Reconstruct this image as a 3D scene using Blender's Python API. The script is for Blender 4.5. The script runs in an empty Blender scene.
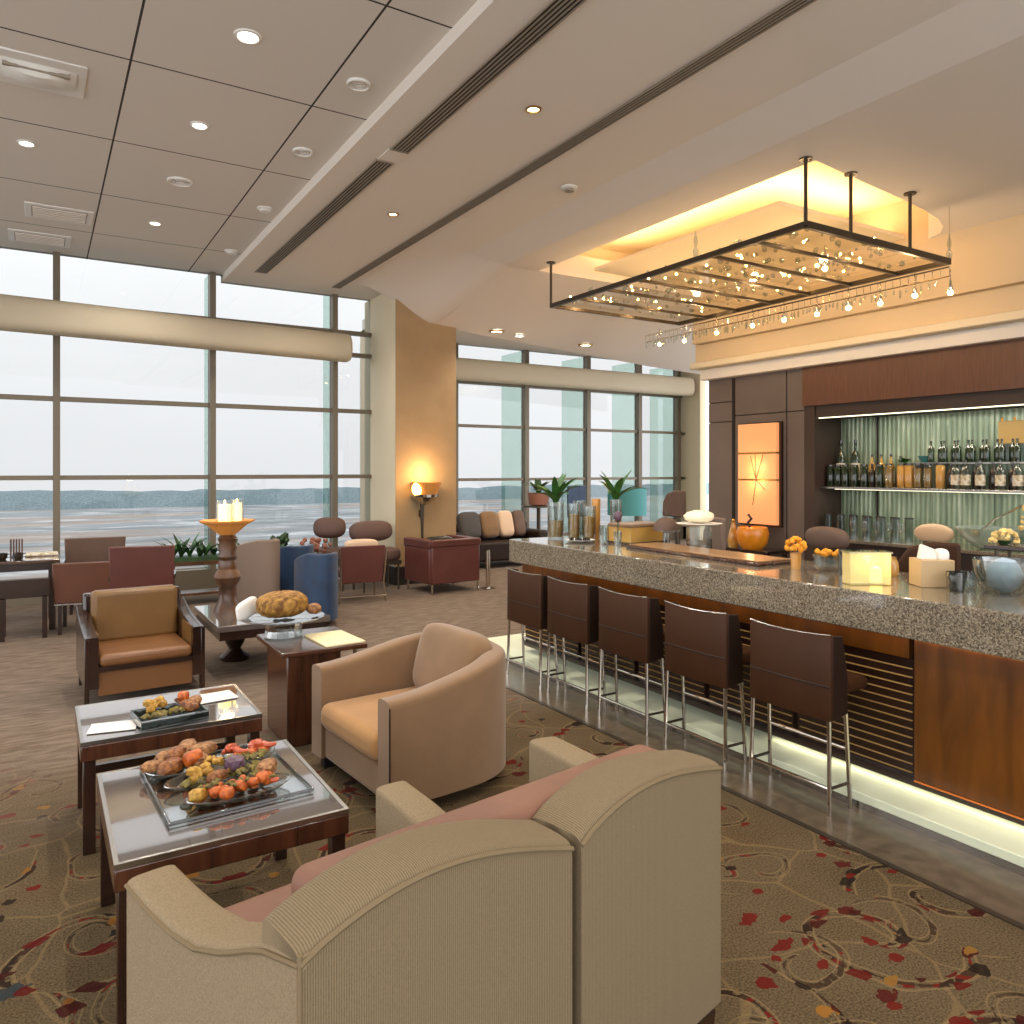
import bpy, bmesh, math, random
from mathutils import Vector, Matrix
random.seed(7)
PI = math.pi
scene = bpy.context.scene
col = scene.collection

# ------------------------------------------------------------------ helpers
def lin(c):
    if isinstance(c, str):
        c = tuple(int(c[i:i+2], 16) for i in (0, 2, 4))
    return tuple(((v/255)/12.92 if v/255 <= .04045 else ((v/255+.055)/1.055)**2.4) for v in c) + (1,)

class G:
    """collects geometry for one mesh"""
    def __init__(s): s.bm = bmesh.new()
    def _add(s, verts, faces):
        vs = [s.bm.verts.new(v) for v in verts]
        for f in faces:
            try: s.bm.faces.new([vs[i] for i in f])
            except ValueError: pass
        return s
    def box(s, x0, x1, y0, y1, z0, z1, m=None):
        v = [(x, y, z) for z in (z0, z1) for y in (y0, y1) for x in (x0, x1)]
        if m is not None: v = [m @ Vector(p) for p in v]
        return s._add(v, [(0,2,3,1),(4,5,7,6),(0,1,5,4),(1,3,7,5),(3,2,6,7),(2,0,4,6)])
    def tube(s, pts, r, n=8, caps=True, closed=False):
        pts = [Vector(p) for p in pts]
        rs = r if isinstance(r, (list, tuple)) else [r]*len(pts)
        N = len(pts); ring = []; ref = None
        for i, p in enumerate(pts):
            if closed: t = pts[(i+1) % N]-pts[i-1]
            else: t = pts[min(i+1, N-1)]-pts[max(i-1, 0)]
            if t.length < 1e-9: t = Vector((0,0,1))
            t.normalize()
            if ref is None: ref = Vector((0,0,1)) if abs(t.z) < .9 else Vector((1,0,0))
            a = t.cross(ref)
            if a.length < 1e-4: a = t.orthogonal()
            a.normalize(); b = t.cross(a); ref = -b if False else ref
            ring.append([p+a*math.cos(2*PI*k/n)*rs[i]+b*math.sin(2*PI*k/n)*rs[i] for k in range(n)])
        v = [q for rg in ring for q in rg]; f = []
        for i in range(N if closed else N-1):
            j = (i+1) % N
            for k in range(n):
                f.append((i*n+k, i*n+(k+1) % n, j*n+(k+1) % n, j*n+k))
        if caps and not closed:
            f.append(tuple(range(n-1, -1, -1))); f.append(tuple((N-1)*n+k for k in range(n)))
        return s._add(v, f)
    def lathe(s, prof, c=(0,0,0), n=24, m=None, cap=True):
        v = []; f = []
        for r, z in prof:
            for k in range(n):
                a = 2*PI*k/n; v.append(Vector((max(r, 1e-4)*math.cos(a)+c[0], max(r, 1e-4)*math.sin(a)+c[1], z+c[2])))
        if m is not None: v = [m @ p for p in v]
        for i in range(len(prof)-1):
            for k in range(n):
                f.append((i*n+k, i*n+(k+1) % n, (i+1)*n+(k+1) % n, (i+1)*n+k))
        if cap:
            f.append(tuple(range(n-1, -1, -1))); f.append(tuple((len(prof)-1)*n+k for k in range(n)))
        return s._add(v, f)
    def puff(s, c, r, e1=.5, e2=.5, m=None, nu=24, nv=12, wob=0, seed=0):
        """superellipsoid: e=1 sphere, small e = boxy"""
        rn = random.Random(seed)
        sg = lambda t, e: math.copysign(abs(t)**e, t)
        v = []; f = []
        for j in range(nv+1):
            ph = -PI/2+PI*j/nv
            for i in range(nu):
                th = 2*PI*i/nu
                k = 1+(rn.uniform(-wob, wob) if 0 < j < nv else 0)
                p = Vector((r[0]*k*sg(math.cos(ph), e1)*sg(math.cos(th), e2), r[1]*k*sg(math.cos(ph), e1)*sg(math.sin(th), e2), r[2]*k*sg(math.sin(ph), e1)))
                if m is not None: p = m @ p
                v.append(p+Vector(c))
        for j in range(nv):
            for i in range(nu):
                f.append((j*nu+i, j*nu+(i+1) % nu, (j+1)*nu+(i+1) % nu, (j+1)*nu+i))
        s._add(v, f); bmesh.ops.remove_doubles(s.bm, verts=s.bm.verts, dist=1e-5)
        return s
    def prism(s, poly, z0, z1, m=None):
        n = len(poly)
        v = [Vector((x, y, z0)) for x, y in poly]+[Vector((x, y, z1)) for x, y in poly]
        if m is not None: v = [m @ p for p in v]
        return s._add(v, [tuple(range(n-1, -1, -1)), tuple(range(n, 2*n))]+[(i, (i+1) % n, n+(i+1) % n, n+i) for i in range(n)])
    def shell(s, path, th, z0, ztop, side=1, na=8, e=.6, crown=1.0, bulge=0):
        """upholstered wall that follows an xy path (its outer face); thickness towards side*left normal"""
        N = len(path); P = [Vector((p[0], p[1])) for p in path]
        v = []; M = na+3
        for i in range(N):
            t = P[min(i+1, N-1)]-P[max(i-1, 0)]; t.normalize()
            nrm = Vector((-t.y, t.x))*side
            # mitre
            if 0 < i < N-1:
                t1 = (P[i]-P[i-1]).normalized(); n1 = Vector((-t1.y, t1.x))*side
                k = max(.5, nrm.dot(n1)); 
            else: k = 1
            zt = ztop[i] if isinstance(ztop, (list, tuple)) else ztop
            zb = z0[i] if isinstance(z0, (list, tuple)) else z0
            r = th/2; q = [(0, zb)]
            for j in range(na+1):
                a = PI*j/na
                cx = math.copysign(abs(math.cos(a))**e, math.cos(a)); sz = abs(math.sin(a))**e
                q.append((r-r*cx, zt-r*crown+r*crown*sz))
            q.append((th, zb))
            for dx, z in q:
                p = P[i]+nrm*(dx/k); v.append((p.x, p.y, z))
        f = []
        for i in range(N-1):
            for j in range(M):
                f.append((i*M+j, i*M+(j+1) % M, (i+1)*M+(j+1) % M, (i+1)*M+j))
        f.append(tuple(range(M))); f.append(tuple((N-1)*M+j for j in range(M-1, -1, -1)))
        return s._add(v, f)
    def sheet(s, rows):
        n = len(rows[0]); v = [p for r in rows for p in r]
        return s._add(v, [(i*n+j, i*n+j+1, (i+1)*n+j+1, (i+1)*n+j) for i in range(len(rows)-1) for j in range(n-1)])
    def ball(s, c, r, m=None, sub=2, wob=0, seed=0):
        rn = random.Random(seed)
        t = bmesh.new(); bmesh.ops.create_icosphere(t, subdivisions=sub, radius=1)
        rr = r if isinstance(r, (tuple, list)) else (r, r, r)
        v = []
        for p in t.verts:
            k = 1+rn.uniform(-wob, wob); q = Vector((p.co.x*rr[0]*k, p.co.y*rr[1]*k, p.co.z*rr[2]*k))
            if m is not None: q = m @ q
            v.append(q+Vector(c))
        t.verts.index_update(); f = [tuple(x.index for x in fc.verts) for fc in t.faces]; t.free()
        return s._add(v, f)

def obj(name, g, m, parent=None, bevel=0, seg=2, smooth=True, angle=40, sub=0):
    bm = g.bm
    bmesh.ops.recalc_face_normals(bm, faces=bm.faces)
    me = bpy.data.meshes.new(name); bm.to_mesh(me); bm.free()
    if smooth:
        me.polygons.foreach_set('use_smooth', [True]*len(me.polygons))
        me.set_sharp_from_angle(angle=math.radians(angle))
    me.materials.append(m)
    o = bpy.data.objects.new(name, me); col.objects.link(o)
    if parent is not None: o.parent = parent
    if bevel:
        b = o.modifiers.new('bevel', 'BEVEL'); b.width = bevel; b.segments = seg; b.limit_method = 'ANGLE'; b.angle_limit = math.radians(35)
    if sub:
        b = o.modifiers.new('sub', 'SUBSURF'); b.levels = sub; b.render_levels = sub
    return o
def tag(o, label, cat, group=None):
    o['label'] = label; o['category'] = cat
    if group: o['group'] = group
    return o
def thing(name, label, cat, loc=(0,0,0), rz=0, group=None):
    o = bpy.data.objects.new(name, None); col.objects.link(o)
    o.empty_display_size = .1
    o.location = loc; o.rotation_euler = (0, 0, rz)
    return tag(o, label, cat, group)
def struct(name, g, m, **k):
    o = obj(name, g, m, **k); o['kind'] = 'structure'; return o
def children(o): return [c for c in bpy.data.objects if c.parent == o]
def dup(root, loc, rz=None, label=None, kids=None, scale=None):
    kids = children(root) if kids is None else kids
    r = root.copy(); col.objects.link(r); r.location = loc
    if rz is not None: r.rotation_euler = (0, 0, rz)
    if label: r['label'] = label
    if scale: r.scale = (scale,)*3 if not isinstance(scale, tuple) else scale
    for ch in kids:
        c = ch.copy(); col.objects.link(c); c.parent = r
        for gch in children(ch):
            d = gch.copy(); col.objects.link(d); d.parent = c
    return r
def rot(z=0, x=0, y=0): return Matrix.Rotation(z, 3, 'Z') @ Matrix.Rotation(y, 3, 'Y') @ Matrix.Rotation(x, 3, 'X')
def spline(pts, n=8):
    P = [Vector(p) for p in pts]; out = []
    for i in range(len(P)-1):
        p0 = P[max(i-1, 0)]; p1 = P[i]; p2 = P[i+1]; p3 = P[min(i+2, len(P)-1)]
        for k in range(n):
            t = k/n
            out.append(.5*((2*p1)+(p2-p0)*t+(2*p0-5*p1+4*p2-p3)*t*t+(3*p1-p0-3*p2+p3)*t**3))
    out.append(P[-1]); return out

# ------------------------------------------------------------------ materials
def newmat(name):
    m = bpy.data.materials.new(name); m.use_nodes = True
    nt = m.node_tree; b = nt.nodes['Principled BSDF']
    return m, nt, b
def N(nt, t, **k):
    n = nt.nodes.new(t)
    for a, v in k.items():
        if a.startswith('i_'): n.inputs[a[2:].replace('_', ' ')].default_value = v
        else: setattr(n, a, v)
    return n
def mat(name, c, rough=.5, metal=0, spec=.5, noise=0, nscale=8, c2=None, bump=0, bscale=60, coat=0, stretch=None, sheen=0):
    m, nt, b = newmat(name); L = nt.links
    b.inputs['Base Color'].default_value = lin(c)
    b.inputs['Roughness'].default_value = rough; b.inputs['Metallic'].default_value = metal
    b.inputs['Specular IOR Level'].default_value = spec
    if coat: b.inputs['Coat Weight'].default_value = coat; b.inputs['Coat Roughness'].default_value = .08
    if sheen: b.inputs['Sheen Weight'].default_value = sheen
    tc = N(nt, 'ShaderNodeTexCoord'); mp = N(nt, 'ShaderNodeMapping')
    L.new(tc.outputs['Object'], mp.inputs['Vector'])
    if stretch: mp.inputs['Scale'].default_value = stretch
    if noise or c2:
        n = N(nt, 'ShaderNodeTexNoise'); n.inputs['Scale'].default_value = nscale; n.inputs['Detail'].default_value = 5
        L.new(mp.outputs[0], n.inputs['Vector'])
        r = N(nt, 'ShaderNodeValToRGB'); a, d = lin(c), lin(c2) if c2 else None
        r.color_ramp.elements[0].position = .35; r.color_ramp.elements[1].position = .65
        if c2: r.color_ramp.elements[0].color = a; r.color_ramp.elements[1].color = d
        else:
            r.color_ramp.elements[0].color = tuple(v*(1-noise) for v in a[:3])+(1,)
            r.color_ramp.elements[1].color = tuple(min(1, v*(1+noise)) for v in a[:3])+(1,)
        L.new(n.outputs['Fac'], r.inputs['Fac']); L.new(r.outputs['Color'], b.inputs['Base Color'])
    if bump:
        n = N(nt, 'ShaderNodeTexNoise'); n.inputs['Scale'].default_value = bscale; n.inputs['Detail'].default_value = 3
        L.new(mp.outputs[0], n.inputs['Vector'])
        bp = N(nt, 'ShaderNodeBump'); bp.inputs['Strength'].default_value = bump; bp.inputs['Distance'].default_value = .01
        L.new(n.outputs['Fac'], bp.inputs['Height']); L.new(bp.outputs['Normal'], b.inputs['Normal'])
    return m
def emit(name, c, s):
    m, nt, b = newmat(name)
    b.inputs['Base Color'].default_value = lin(c); b.inputs['Emission Color'].default_value = lin(c); b.inputs['Emission Strength'].default_value = s
    return m
def glass(name, tint, refl=.1, rough=.03, body=0, bodycol=None):
    """thin clear glass: tinted see-through plus sharp reflection that grows at grazing angles"""
    m, nt, b = newmat(name); L = nt.links; nt.nodes.remove(b)
    out = nt.nodes['Material Output']
    t = N(nt, 'ShaderNodeBsdfTransparent'); t.inputs[0].default_value = lin(tint)
    g = N(nt, 'ShaderNodeBsdfGlossy'); g.inputs['Roughness'].default_value = rough
    lw = N(nt, 'ShaderNodeLayerWeight'); lw.inputs['Blend'].default_value = .35
    mr = N(nt, 'ShaderNodeMapRange'); mr.inputs['To Min'].default_value = refl*.4; mr.inputs['To Max'].default_value = min(1, refl*6)
    L.new(lw.outputs['Facing'], mr.inputs['Value'])
    mx = N(nt, 'ShaderNodeMixShader'); L.new(mr.outputs[0], mx.inputs[0]); L.new(t.outputs[0], mx.inputs[1]); L.new(g.outputs[0], mx.inputs[2])
    last = mx
    if body:
        d = N(nt, 'ShaderNodeBsdfDiffuse'); d.inputs[0].default_value = lin(bodycol or tint)
        m2 = N(nt, 'ShaderNodeMixShader'); m2.inputs[0].default_value = body
        L.new(mx.outputs[0], m2.inputs[1]); L.new(d.outputs[0], m2.inputs[2]); last = m2
    L.new(last.outputs[0], out.inputs['Surface'])
    return m
def wood(name, c1, c2, scale=3, rough=.3, stretch=(1, 1, 8), coat=.3, rotz=None):
    m, nt, b = newmat(name); L = nt.links
    tc = N(nt, 'ShaderNodeTexCoord'); mp = N(nt, 'ShaderNodeMapping'); mp.inputs['Scale'].default_value = stretch
    if rotz: mp.inputs['Rotation'].default_value = rotz
    L.new(tc.outputs['Object'], mp.inputs['Vector'])
    n = N(nt, 'ShaderNodeTexNoise'); n.inputs['Scale'].default_value = scale; n.inputs['Detail'].default_value = 6; n.inputs['Distortion'].default_value = .6
    L.new(mp.outputs[0], n.inputs['Vector'])
    r = N(nt, 'ShaderNodeValToRGB'); r.color_ramp.elements[0].color = lin(c1); r.color_ramp.elements[1].color = lin(c2)
    r.color_ramp.elements[0].position = .3; r.color_ramp.elements[1].position = .7
    L.new(n.outputs['Fac'], r.inputs['Fac']); L.new(r.outputs[0], b.inputs['Base Color'])
    b.inputs['Roughness'].default_value = rough; b.inputs['Coat Weight'].default_value = coat; b.inputs['Coat Roughness'].default_value = .1
    return m
def ribbed(name, c1, c2, scale, axis='X', rough=.9, bump=.25):
    m, nt, b = newmat(name); L = nt.links
    tc = N(nt, 'ShaderNodeTexCoord'); w = N(nt, 'ShaderNodeTexWave'); w.bands_direction = axis
    w.inputs['Scale'].default_value = scale; w.inputs['Distortion'].default_value = .6; w.inputs['Detail'].default_value = 2; w.inputs['Detail Scale'].default_value = 3
    L.new(tc.outputs['Object'], w.inputs['Vector'])
    n = N(nt, 'ShaderNodeTexNoise'); n.inputs['Scale'].default_value = 220; L.new(tc.outputs['Object'], n.inputs['Vector'])
    mx = N(nt, 'ShaderNodeMix'); mx.data_type = 'FLOAT'; mx.inputs[0].default_value = .45; L.new(w.outputs['Fac'], mx.inputs[2]); L.new(n.outputs['Fac'], mx.inputs[3])
    r = N(nt, 'ShaderNodeValToRGB'); r.color_ramp.elements[0].color = lin(c1); r.color_ramp.elements[1].color = lin(c2)
    r.color_ramp.elements[0].position = .2; r.color_ramp.elements[1].position = .75
    L.new(mx.outputs[0], r.inputs['Fac']); L.new(r.outputs[0], b.inputs['Base Color']); b.inputs['Roughness'].default_value = rough
    bp = N(nt, 'ShaderNodeBump'); bp.inputs['Strength'].default_value = bump; bp.inputs['Distance'].default_value = .003
    L.new(mx.outputs[0], bp.inputs['Height']); L.new(bp.outputs[0], b.inputs['Normal'])
    return m

def mathn(nt, op, a, b=None, clamp=False):
    n = nt.nodes.new('ShaderNodeMath'); n.operation = op; n.use_clamp = clamp
    for i, v in enumerate((a, b)):
        if v is None: continue
        if isinstance(v, (int, float)): n.inputs[i].default_value = v
        else: nt.links.new(v, n.inputs[i])
    return n.outputs[0]
def mixc(nt, f, a, b):
    n = nt.nodes.new('ShaderNodeMix'); n.data_type = 'RGBA'
    if isinstance(f, (int, float)): n.inputs[0].default_value = f
    else: nt.links.new(f, n.inputs[0])
    for i, v in ((6, a), (7, b)):
        if isinstance(v, tuple): n.inputs[i].default_value = v
        else: nt.links.new(v, n.inputs[i])
    return n.outputs[2]
def ramp(nt, f, stops, interp='LINEAR'):
    r = nt.nodes.new('ShaderNodeValToRGB'); r.color_ramp.interpolation = interp
    e = r.color_ramp.elements
    while len(e) < len(stops): e.new(.5)
    for k, (p, c) in enumerate(stops): e[k].position = p; e[k].color = lin(c) if not isinstance(c, float) else (c, c, c, 1)
    nt.links.new(f, r.inputs['Fac']); return r.outputs[0]
def step(nt, v, lo, hi):
    n = nt.nodes.new('ShaderNodeMapRange'); n.clamp = True
    n.inputs['From Min'].default_value = lo; n.inputs['From Max'].default_value = hi
    nt.links.new(v, n.inputs['Value']); return n.outputs[0]

def carpet():
    m, nt, b = newmat('carpet_wool'); L = nt.links
    tc = N(nt, 'ShaderNodeTexCoord'); P = tc.outputs['Object']
    def noise(scale, detail=3, vec=P):
        n = N(nt, 'ShaderNodeTexNoise'); n.inputs['Scale'].default_value = scale; n.inputs['Detail'].default_value = detail; L.new(vec, n.inputs['Vector']); return n
    # ground: olive brown with mottling and yarn grain
    g = ramp(nt, noise(1.3).outputs['Fac'], [(.3, (60, 48, 30)), (.5, (82, 70, 51)), (.7, (72, 54, 29))])
    grain = ramp(nt, noise(125, 3).outputs['Fac'], [(.3, (26, 20, 13)), (.7, (140, 119, 90))])
    c = mixc(nt, .4, g, grain)
    dn = noise(2.2, 2)
    wv = N(nt, 'ShaderNodeVectorMath'); wv.operation = 'MULTIPLY_ADD'; L.new(dn.outputs['Color'], wv.inputs[0]); wv.inputs[1].default_value = (.2, .2, 0); L.new(P, wv.inputs[2])
    # fine pale vine lines between motifs
    def vine(scale, c, width, tint, amt):
        v = N(nt, 'ShaderNodeTexVoronoi'); v.feature = 'DISTANCE_TO_EDGE'; v.inputs['Scale'].default_value = scale; L.new(wv.outputs[0], v.inputs['Vector'])
        k = mathn(nt, 'SUBTRACT', 1., step(nt, v.outputs['Distance'], width*.5, width)); k = mathn(nt, 'MULTIPLY', k, amt)
        return mixc(nt, k, c, lin(tint))
    c = vine(1.9, c, .016, (130, 108, 74), .4)
    # spirals: one per voronoi cell
    def spirals(c, scale, off, w, turns, rmin, rmax, cols, amt=.95):
        mp = N(nt, 'ShaderNodeMapping'); mp.inputs['Location'].default_value = off; L.new(wv.outputs[0], mp.inputs['Vector'])
        v = N(nt, 'ShaderNodeTexVoronoi'); v.voronoi_dimensions = '2D'; v.inputs['Scale'].default_value = scale; v.inputs['Randomness'].default_value = .75; L.new(mp.outputs[0], v.inputs['Vector'])
        sc = N(nt, 'ShaderNodeVectorMath'); sc.operation = 'SUBTRACT'; L.new(mp.outputs[0], sc.inputs[0]); L.new(v.outputs['Position'], sc.inputs[1])
        sx = N(nt, 'ShaderNodeSeparateXYZ'); L.new(sc.outputs[0], sx.inputs[0])
        x, y = sx.outputs[0], sx.outputs[1]
        rr = mathn(nt, 'SQRT', mathn(nt, 'ADD', mathn(nt, 'MULTIPLY', x, x), mathn(nt, 'MULTIPLY', y, y)))
        scn = N(nt, 'ShaderNodeSeparateColor'); L.new(v.outputs['Color'], scn.inputs[0])
        ph = mathn(nt, 'MULTIPLY', scn.outputs[0], 6.28)
        an = mathn(nt, 'ADD', mathn(nt, 'ARCTAN2', y, x), ph)
        # r / pitch - angle/2pi, fract close to .5 -> on the arm
        t = mathn(nt, 'FRACT', mathn(nt, 'SUBTRACT', mathn(nt, 'DIVIDE', rr, turns), mathn(nt, 'DIVIDE', an, 6.2832)))
        dist = mathn(nt, 'ABSOLUTE', mathn(nt, 'SUBTRACT', t, .5))
        n2 = noise(9, 1)
        wid = mathn(nt, 'MULTIPLY', step(nt, n2.outputs['Fac'], .3, .7), w)
        on = mathn(nt, 'MULTIPLY', mathn(nt, 'LESS_THAN', dist, wid), mathn(nt, 'GREATER_THAN', noise(28, 1).outputs['Fac'], .42))
        inr = mathn(nt, 'MULTIPLY', mathn(nt, 'LESS_THAN', rr, rmax), mathn(nt, 'GREATER_THAN', rr, rmin))
        k = mathn(nt, 'MULTIPLY', mathn(nt, 'MULTIPLY', on, inr), amt)
        cc = ramp(nt, noise(5.5, 1).outputs['Fac'], cols, 'CONSTANT')
        halo = mathn(nt, 'MULTIPLY', mathn(nt, 'MULTIPLY', mathn(nt, 'LESS_THAN', mathn(nt, 'ABSOLUTE', mathn(nt, 'SUBTRACT', dist, w*1.0)), .018), inr), .45)
        c = mixc(nt, halo, c, lin((134, 112, 78)))
        near = mathn(nt, 'MULTIPLY', mathn(nt, 'LESS_THAN', dist, w*1.9), inr)
        return mixc(nt, k, c, cc), near
    c, near = spirals(c, 1.25, (.3, .1, 0), .075, .25, .05, .37, [(0, (40, 28, 21)), (.44, (58, 40, 28)), (.52, (98, 24, 19)), (.6, (46, 31, 23)), (.7, (112, 72, 30))])
    c, near2 = spirals(c, 1.9, (5.2, 3.7, 0), .09, .17, .03, .18, [(0, (52, 37, 26)), (.5, (66, 50, 36)), (.58, (100, 25, 20)), (.66, (46, 48, 46))], .85)
    # petals: red, gold, dark
    def petals(c, scale, off, r, cols, thr, mask=None):
        mp = N(nt, 'ShaderNodeMapping'); mp.inputs['Location'].default_value = off; mp.inputs['Scale'].default_value = (1, 1.5, 1); mp.inputs['Rotation'].default_value = (0, 0, .5); L.new(wv.outputs[0], mp.inputs['Vector'])
        v = N(nt, 'ShaderNodeTexVoronoi'); v.voronoi_dimensions = '2D'; v.inputs['Scale'].default_value = scale; L.new(mp.outputs[0], v.inputs['Vector'])
        scn = N(nt, 'ShaderNodeSeparateColor'); L.new(v.outputs['Color'], scn.inputs[0])
        n2 = noise(26, 3)
        d = mathn(nt, 'ADD', v.outputs['Distance'], mathn(nt, 'MULTIPLY', mathn(nt, 'SUBTRACT', n2.outputs['Fac'], .5), .42))
        k = mathn(nt, 'MULTIPLY', mathn(nt, 'LESS_THAN', d, r), mathn(nt, 'GREATER_THAN', scn.outputs[1], thr))
        if mask is not None: k = mathn(nt, 'MULTIPLY', k, mask)
        return mixc(nt, mathn(nt, 'MULTIPLY', k, .92), c, ramp(nt, scn.outputs[2], cols, 'CONSTANT'))
    c = petals(c, 4.6, (1, 2, 0), .19, [(0, (92, 20, 16)), (.45, (72, 20, 17)), (.75, (140, 96, 38)), (.93, (46, 54, 56))], .86)
    c = petals(c, 9., (1, 2, 0), .36, [(0, (84, 20, 16)), (.4, (58, 18, 14)), (.7, (30, 22, 17)), (.9, (128, 86, 34))], .45, near)
    c = petals(c, 7., (4, 7, 0), .2, [(0, (94, 22, 17)), (.5, (128, 92, 40)), (.75, (36, 26, 19))], .86)
    # the lounge end: pale grey beige loop with flowing streaks
    mp = N(nt, 'ShaderNodeMapping'); mp.inputs['Scale'].default_value = (2., 9, 1); mp.inputs['Rotation'].default_value = (0, 0, .5); L.new(wv.outputs[0], mp.inputs['Vector'])
    sn = noise(2.6, 5, mp.outputs[0])
    far = ramp(nt, sn.outputs['Fac'], [(.32, (100, 87, 77)), (.5, (118, 104, 94)), (.68, (136, 122, 111))])
    far = mixc(nt, .2, far, grain)
    sp = N(nt, 'ShaderNodeSeparateXYZ'); L.new(P, sp.inputs[0])
    pos = mathn(nt, 'ADD', sp.outputs[1], mathn(nt, 'ADD', mathn(nt, 'MULTIPLY', sp.outputs[0], .0), mathn(nt, 'MULTIPLY', noise(.9).outputs['Fac'], 2.4)))
    c = mixc(nt, step(nt, pos, 5.2, 7.0), c, far)
    L.new(c, b.inputs['Base Color']); b.inputs['Roughness'].default_value = .95; b.inputs['Specular IOR Level'].default_value = .1
    bp = N(nt, 'ShaderNodeBump'); bp.inputs['Strength'].default_value = .5; bp.inputs['Distance'].default_value = .006
    L.new(noise(260, 2).outputs['Fac'], bp.inputs['Height']); L.new(bp.outputs[0], b.inputs['Normal'])
    return m
def granite():
    m, nt, b = newmat('speckled_granite'); L = nt.links
    tc = N(nt, 'ShaderNodeTexCoord')
    n = N(nt, 'ShaderNodeTexNoise'); n.inputs['Scale'].default_value = 95; n.inputs['Detail'].default_value = 6; n.inputs['Roughness'].default_value = .75; L.new(tc.outputs['Object'], n.inputs['Vector'])
    v = N(nt, 'ShaderNodeTexVoronoi'); v.inputs['Scale'].default_value = 170; L.new(tc.outputs['Object'], v.inputs['Vector'])
    s = N(nt, 'ShaderNodeSeparateColor'); L.new(v.outputs['Color'], s.inputs[0])
    f = mathn(nt, 'ADD', mathn(nt, 'MULTIPLY', n.outputs['Fac'], .6), mathn(nt, 'MULTIPLY', s.outputs[0], .4))
    c = ramp(nt, f, [(.32, (66, 59, 49)), (.46, (108, 98, 83)), (.58, (134, 122, 104)), (.74, (166, 154, 134))])
    L.new(c, b.inputs['Base Color']); b.inputs['Roughness'].default_value = .12; b.inputs['Coat Weight'].default_value = .6; b.inputs['Coat Roughness'].default_value = .03; b.inputs['Coat IOR'].default_value = 1.8
    return m
def tileceil():
    m, nt, b = newmat('ceiling_panels'); L = nt.links
    tc = N(nt, 'ShaderNodeTexCoord'); sp = N(nt, 'ShaderNodeSeparateXYZ'); L.new(tc.outputs['Object'], sp.inputs[0])
    fx = mathn(nt, 'FRACT', mathn(nt, 'DIVIDE', mathn(nt, 'ADD', sp.outputs[0], 11.98), 1.25))
    fy = mathn(nt, 'FRACT', mathn(nt, 'DIVIDE', mathn(nt, 'ADD', sp.outputs[1], 9.1), 1.49))
    k = mathn(nt, 'MAXIMUM', mathn(nt, 'LESS_THAN', fx, .012), mathn(nt, 'LESS_THAN', fy, .011))
    c = mixc(nt, k, lin((222, 216, 208)), lin((60, 54, 48)))
    L.new(c, b.inputs['Base Color']); b.inputs['Roughness'].default_value = .75; b.inputs['Specular IOR Level'].default_value = .2
    return m
def tideflat():
    m, nt, b = newmat('tidal_water'); L = nt.links
    tc = N(nt, 'ShaderNodeTexCoord')
    mp = N(nt, 'ShaderNodeMapping'); mp.inputs['Scale'].default_value = (.03, .075, 1); mp.inputs['Rotation'].default_value = (0, 0, -.45); L.new(tc.outputs['Object'], mp.inputs['Vector'])
    n = N(nt, 'ShaderNodeTexNoise'); n.inputs['Scale'].default_value = 1.6; n.inputs['Detail'].default_value = 9; n.inputs['Roughness'].default_value = .68; n.inputs['Distortion'].default_value = .5; L.new(mp.outputs[0], n.inputs['Vector'])
    c = ramp(nt, n.outputs['Fac'], [(.34, (104, 116, 120)), (.46, (140, 148, 152)), (.56, (164, 168, 170)), (.64, (214, 218, 220)), (.7, (148, 156, 160))])
    n2 = N(nt, 'ShaderNodeTexNoise'); n2.inputs['Scale'].default_value = .9; n2.inputs['Detail'].default_value = 4
    mp2 = N(nt, 'ShaderNodeMapping'); mp2.inputs['Scale'].default_value = (.012, .03, 1); mp2.inputs['Rotation'].default_value = (0, 0, -.5); L.new(tc.outputs['Object'], mp2.inputs['Vector']); L.new(mp2.outputs[0], n2.inputs['Vector'])
    c = mixc(nt, mathn(nt, 'MULTIPLY', step(nt, n2.outputs['Fac'], .5, .6), .6), c, lin((172, 148, 130)))
    L.new(c, b.inputs['Base Color']); b.inputs['Roughness'].default_value = .6; b.inputs['Specular IOR Level'].default_value = .2
    return m
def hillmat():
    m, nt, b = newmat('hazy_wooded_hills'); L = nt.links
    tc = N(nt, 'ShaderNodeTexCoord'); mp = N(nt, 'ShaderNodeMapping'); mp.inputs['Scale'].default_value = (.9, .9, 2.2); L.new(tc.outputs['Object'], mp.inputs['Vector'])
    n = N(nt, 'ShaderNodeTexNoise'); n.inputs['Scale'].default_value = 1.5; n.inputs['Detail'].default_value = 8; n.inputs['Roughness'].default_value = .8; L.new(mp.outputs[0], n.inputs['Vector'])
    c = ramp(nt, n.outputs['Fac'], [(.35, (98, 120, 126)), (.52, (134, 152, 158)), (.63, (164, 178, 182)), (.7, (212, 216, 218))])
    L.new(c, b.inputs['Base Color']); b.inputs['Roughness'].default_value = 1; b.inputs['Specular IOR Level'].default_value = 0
    return m
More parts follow.
